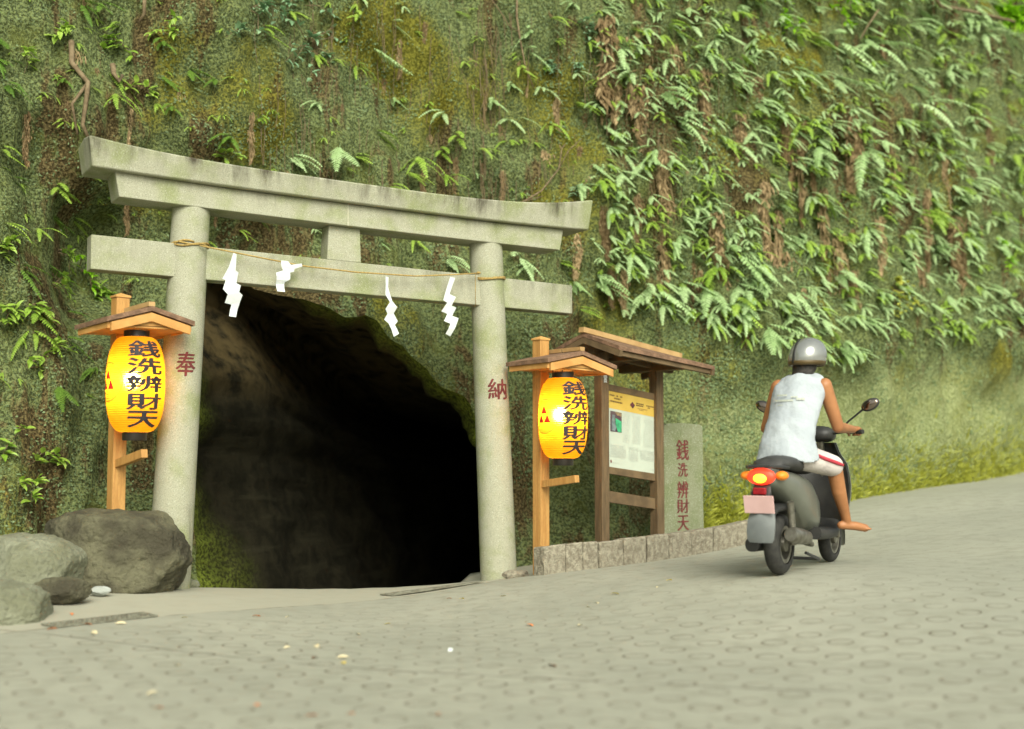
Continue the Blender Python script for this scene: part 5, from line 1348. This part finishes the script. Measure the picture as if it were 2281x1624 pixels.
shrub(2235, 45, 'leaf_lime', 34, .36, .2, "bright lime-green leafy bush in the top right corner", drop=.1)
shrub(2230, 560, 'leaf_lime', 6, .4, .1, "bright green bush on the cliff at the right edge, level with the lower beam")
shrub(2100, 690, 'fern_green', 8, .4, .1, "green leafy bush on the cliff beyond the rider's helmet", drop=.4)
shrub(1990, 640, 'weed', 9, .35, .09, "yellowish-green bush on the cliff up and right of the rider's helmet")
for px, py in [(60, 130), (150, 70), (250, 90), (130, 560), (120, 640), (180, 600), (90, 690), (210, 650), (110, 770), (60, 820), (100, 1010), (30, 980), (480, 350), (380, 80), (20, 560), (310, 200), (20, 700), (60, 1090)]:
    shrub(px, py, 'fern_green' if rf_.random() < .6 else 'leaf_lime', 3, .16, .1, "small bright green leafy plant on the shaded cliff at the left", 'plant', "leafy plants on the shaded cliff at the left", drop=.2)

# twigs, vine stem and hanging roots
def twig(name, pix, r_, off, label, cat, sub=(), group=None):
    def P_(q):
        h_ = hit(q[0], q[1]); p, nn = h_
        if nn.dot(ray(*q[:2])) > 0: nn = -nn
        return p + nn * (off if len(q) < 3 else q[2])
    mb = MB(); pp_ = [P_(q) for q in pix]; mb.tube(pp_, [r_ * (1 - .5 * i / len(pp_)) for i in range(len(pp_))], 7)
    for s_ in sub: q_ = [P_(q) for q in s_]; mb.tube(q_, [r_ * .6 * (1 - .5 * i / len(q_)) for i in range(len(q_))], 6)
    return tag(mb.build(name, MAT['stem'], smooth=True, angle=180), label, cat, group)
twig('twig', [(1108, 505), (1150, 470), (1185, 425), (1220, 385), (1245, 340), (1250, 325)], .011, .14, "bare dead twig slanting over the right end of the gate's top beam", "twig", [[(1220, 385), (1250, 350), (1285, 318)], [(1120, 492), (1165, 458), (1200, 445)]])
twig('vine_stem', [(1150, -20), (1152, 40), (1160, 90), (1168, 150), (1176, 195)], .013, .07, "single brown vine stem hanging down the mossy cliff over the gate", "vine")
twig('twig', [(1085, -15), (1110, 40), (1140, 62), (1160, 80)], .007, .08, "thin forked twig left of the vine stem at the top of the cliff", "twig")
twig('root', [(155, 95), (165, 150), (185, 190), (197, 230), (190, 280), (200, 330)], .028, .06, "pale thick root running down the cliff above the gate's left tip", "root", [[(185, 190), (170, 235), (180, 300)]])
twig('root', [(235, 150), (245, 180), (262, 195), (268, 185)], .028, .08, "short curled pale root beside the long root", "root")
twig('root', [(326, -10), (322, 30), (314, 55)], .02, .07, "short pale root hanging at the top of the cliff at the left", "root")
twig('twig', [(1930, 20), (1905, 60), (1890, 100)], .012, .2, "bare twig under the bright green shrub above the rider", "twig")
twig('branch', [(2010, -20), (2080, 15), (2160, 40), (2240, 60), (2300, 90)], .03, .3, "dark leaning branch under the lime-green bush in the top right corner", "branch")
rr_ = random.Random(3)
mb = MB()
for k in range(420):
    px = rr_.choice([rr_.gauss(1085, 25), rr_.uniform(850, 1330), rr_.uniform(1330, 1700), rr_.uniform(560, 900)]); py = rr_.uniform(-20, 420)
    h_ = hit(px, py)
    if h_ is None: continue
    p, nn = h_
    if nn.dot(ray(px, py)) > 0: nn = -nn
    L = rr_.uniform(.15, .5); mb.tube([p + nn * .02, p + nn * .05 + Vector((rr_.gauss(0, .01), 0, -L * .5)), p + nn * .04 + Vector((rr_.gauss(0, .02), 0, -L))], .0028, 4)
o = mb.build('hanging_roots', MAT['stem']); tag(o, "fine brown rootlets hanging all over the mossy cliff above the gate", "roots", kind='stuff')

# creeping small leaves all over the rock (one mass)
rr_ = np.random.default_rng(4)
V_, F_ = [], []
cnt = 0
while cnt < 95000:
    px = rr_.uniform(-200, 2500); py = rr_.uniform(-120, 1220)
    h_ = BVH.ray_cast(EYE, ray(px, py).normalized())
    if h_[0] is None: cnt += 1; continue
    p, nn = h_[0], h_[1]
    cnt += 1
    if nn.dot(ray(px, py)) > 0: nn = -nn
    dn_ = noise.noise(Vector((p.x * 1.5, p.y * 1.5, p.z * 1.1))) + .4 * noise.noise(p * 5)
    if dn_ < .0 and rr_.random() > .12: continue
    if px < 420 and rr_.random() < .6: continue
    s_ = rr_.uniform(.008, .02) * (1.25 if px > 1500 else 1)
    a = rr_.uniform(0, 6.28); t1 = nn.orthogonal().normalized(); t2 = nn.cross(t1); d = (t1 * math.cos(a) + t2 * math.sin(a) + nn * rr_.uniform(.1, .9)).normalized(); e = d.cross(nn).normalized()
    c_ = p + nn * rr_.uniform(.0, .03); b_ = len(V_)
    V_ += [tuple(c_ - e * s_ * .55), tuple(c_ + d * s_), tuple(c_ + e * s_ * .55), tuple(c_ - d * s_ * .7)]; F_.append((b_, b_ + 1, b_ + 2, b_ + 3))
me_ = bpy.data.meshes.new('creeping_foliage'); me_.from_pydata(V_, [], F_); me_.materials.append(MAT['moss_leaf'])
o = bpy.data.objects.new('creeping_foliage', me_); COL.objects.link(o); tag(o, "tiny creeping leaves carpeting the rock of the cliff", "ground cover", kind='stuff')

# weeds along the foot of the wall, beyond the rider
V_, F_ = [], []
for k in range(16000):
    px = rr_.uniform(1560, 2420); base = 1165 - (px - 1690) * .125 if px < 1905 else 1140 - (px - 1905) * .213
    py = base + 30 - abs(rr_.normal(0, 55))
    h_ = BVH.ray_cast(EYE, ray(px, py).normalized())
    if h_[0] is None: continue
    p, nn = h_[0], h_[1]
    if nn.dot(ray(px, py)) > 0: nn = -nn
    o_ = wall_frame(nn); L = rr_.uniform(.03, .14); sd_ = Vector((-o_.y, o_.x, 0)); d = (o_ * rr_.uniform(.2, .9) + sd_ * rr_.normal(0, .5) + Vector((0, 0, rr_.uniform(.2, 1)))).normalized(); b_ = len(V_); w = rr_.uniform(.006, .013)
    t = p + d * L
    V_ += [tuple(p - sd_ * w), tuple(p + sd_ * w), tuple(t + sd_ * w * .4), tuple(t - sd_ * w * .4 + Vector((0, 0, -.01)))]; F_.append((b_, b_ + 1, b_ + 2, b_ + 3))
me_ = bpy.data.meshes.new('weeds'); me_.from_pydata(V_, [], F_); me_.materials.append(MAT['weed'])
o = bpy.data.objects.new('weeds', me_); COL.objects.link(o); tag(o, "yellow-green weeds and grass at the foot of the cliff beside the road", "weeds", kind='stuff')

# fallen leaves and a paper scrap on the road
def ground_hit(px, py):
    d = ray(px, py); t = 3.0
    for _ in range(400):
        p = EYE + d * t
        if p.z < gz(p.x, p.y): break
        t += .04
    return EYE + d * t
lv = {}
for nm, c1, c2 in (('orange', (.62, .22, .07, 1), (.5, .16, .05, 1)), ('yellow', (.65, .5, .1, 1), (.55, .42, .1, 1)), ('pale', (.6, .52, .33, 1), (.5, .43, .27, 1)), ('brown', (.16, .08, .04, 1), (.1, .05, .025, 1))):
    rg = random.Random(len(nm)); mb = MB(); leaf(mb, rg, Vector((-.025, 0, .006)), Vector((1, 0, .12)).normalized(), Vector((0, .2, 1)).normalized(), .055, .028); lv[nm] = rawmesh(mb, 'fallen_leaf', M('leaf_' + nm, c1, c2, 30, .7))
L_ = [(575, 1574, 'orange'), (692, 1598, 'orange'), (780, 1594, 'orange'), (352, 1580, 'orange'), (340, 1547, 'pale'), (395, 1485, 'pale'), (706, 1443, 'pale'), (640, 1445, 'pale'), (862, 1392, 'yellow'), (765, 1480, 'yellow'), (798, 1415, 'pale'), (765, 1468, 'pale'), (1000, 1335, 'orange'), (1028, 1336, 'yellow'),
      (1330, 1345, 'pale'), (1293, 1395, 'pale'), (1230, 1487, 'brown'), (570, 1375, 'orange'), (160, 1370, 'orange'), (195, 1393, 'orange'), (115, 1405, 'orange'), (210, 1413, 'pale'), (270, 1392, 'pale'), (975, 1595, 'orange'), (1310, 1355, 'pale'), (700, 1468, 'brown'), (1120, 1330, 'pale'), (1370, 1325, 'yellow'), (1465, 1310, 'pale'), (1180, 1395, 'orange'), (1490, 1295, 'yellow'), (640, 1376, 'pale'), (410, 1378, 'pale')]
for i, (px, py, c_) in enumerate(L_):
    p = ground_hit(px, py); o = bpy.data.objects.new('fallen_leaf', lv[c_]); COL.objects.link(o); o.location = p + Vector((0, 0, .002)); o.rotation_euler = (rnd.uniform(-.2, .2), rnd.uniform(-.2, .2), rnd.uniform(0, 6.28)); o.scale = (rnd.uniform(.7, 1.3),) * 3
    tag(o, f"small {c_} fallen leaf lying on the concrete road", "leaf", f"{c_} fallen leaves on the road")
p = ground_hit(1003, 1452); mb = MB(); mb.add([(-.022, -.012, .004), (.02, -.016, .004), (.024, .014, .03), (-.018, .018, .034), (-.022, -.012, .005), (.02, -.016, .005), (.024, .014, .031), (-.018, .018, .035)], [(3, 2, 1, 0), (4, 5, 6, 7), (0, 1, 5, 4), (1, 2, 6, 5), (2, 3, 7, 6), (3, 0, 4, 7)])
o = mb.build('paper_scrap', MAT['white_paper']); o.location = p; o.scale = (.6, .6, .6); tag(o, "tiny white scrap of paper lying on the road before the tunnel", "paper scrap")

# ------------------------------------------------------------------ daylight
SUN = Vector((.22, -.86, .66)).normalized()
sd = bpy.data.lights.new('sun', 'SUN'); sd.energy = 2.3; sd.angle = R(40); sd.color = (1, .975, .86)
so = bpy.data.objects.new('sun', sd); COL.objects.link(so); so.rotation_euler = (-SUN).to_track_quat('-Z', 'Y').to_euler(); so.location = (4, -6, 14)
w = bpy.data.worlds.new("World"); scene.world = w; w.use_nodes = True
wn, wl = w.node_tree.nodes, w.node_tree.links
sky = wn.new('ShaderNodeTexSky'); sky.sky_type = 'NISHITA'; sky.sun_disc = False
sky.sun_elevation = math.asin(SUN.z); sky.sun_rotation = math.atan2(SUN.x, SUN.y); sky.dust_density = 4; sky.air_density = 1; sky.ozone_density = 1
hs = wn.new('ShaderNodeHueSaturation'); hs.inputs['Saturation'].default_value = .35; wl.new(sky.outputs[0], hs.inputs['Color'])
mm = wn.new('ShaderNodeMix'); mm.data_type = 'RGBA'; mm.blend_type = 'MULTIPLY'; mm.inputs[0].default_value = 1; wl.new(hs.outputs[0], mm.inputs[6]); mm.inputs[7].default_value = (.975, 1, .87, 1)
bg = wn['Background']; wl.new(mm.outputs[2], bg.inputs[0]); bg.inputs[1].default_value = .115
scene.view_settings.view_transform = 'Standard'; scene.view_settings.look = 'None'; scene.view_settings.exposure = .72; scene.view_settings.gamma = 1
cy = scene.cycles
cy.use_denoising = True; cy.max_bounces = 7; cy.diffuse_bounces = 4; cy.glossy_bounces = 2; cy.transmission_bounces = 4; cy.caustics_refractive = False; cy.caustics_reflective = False
cy.sample_clamp_indirect = 4
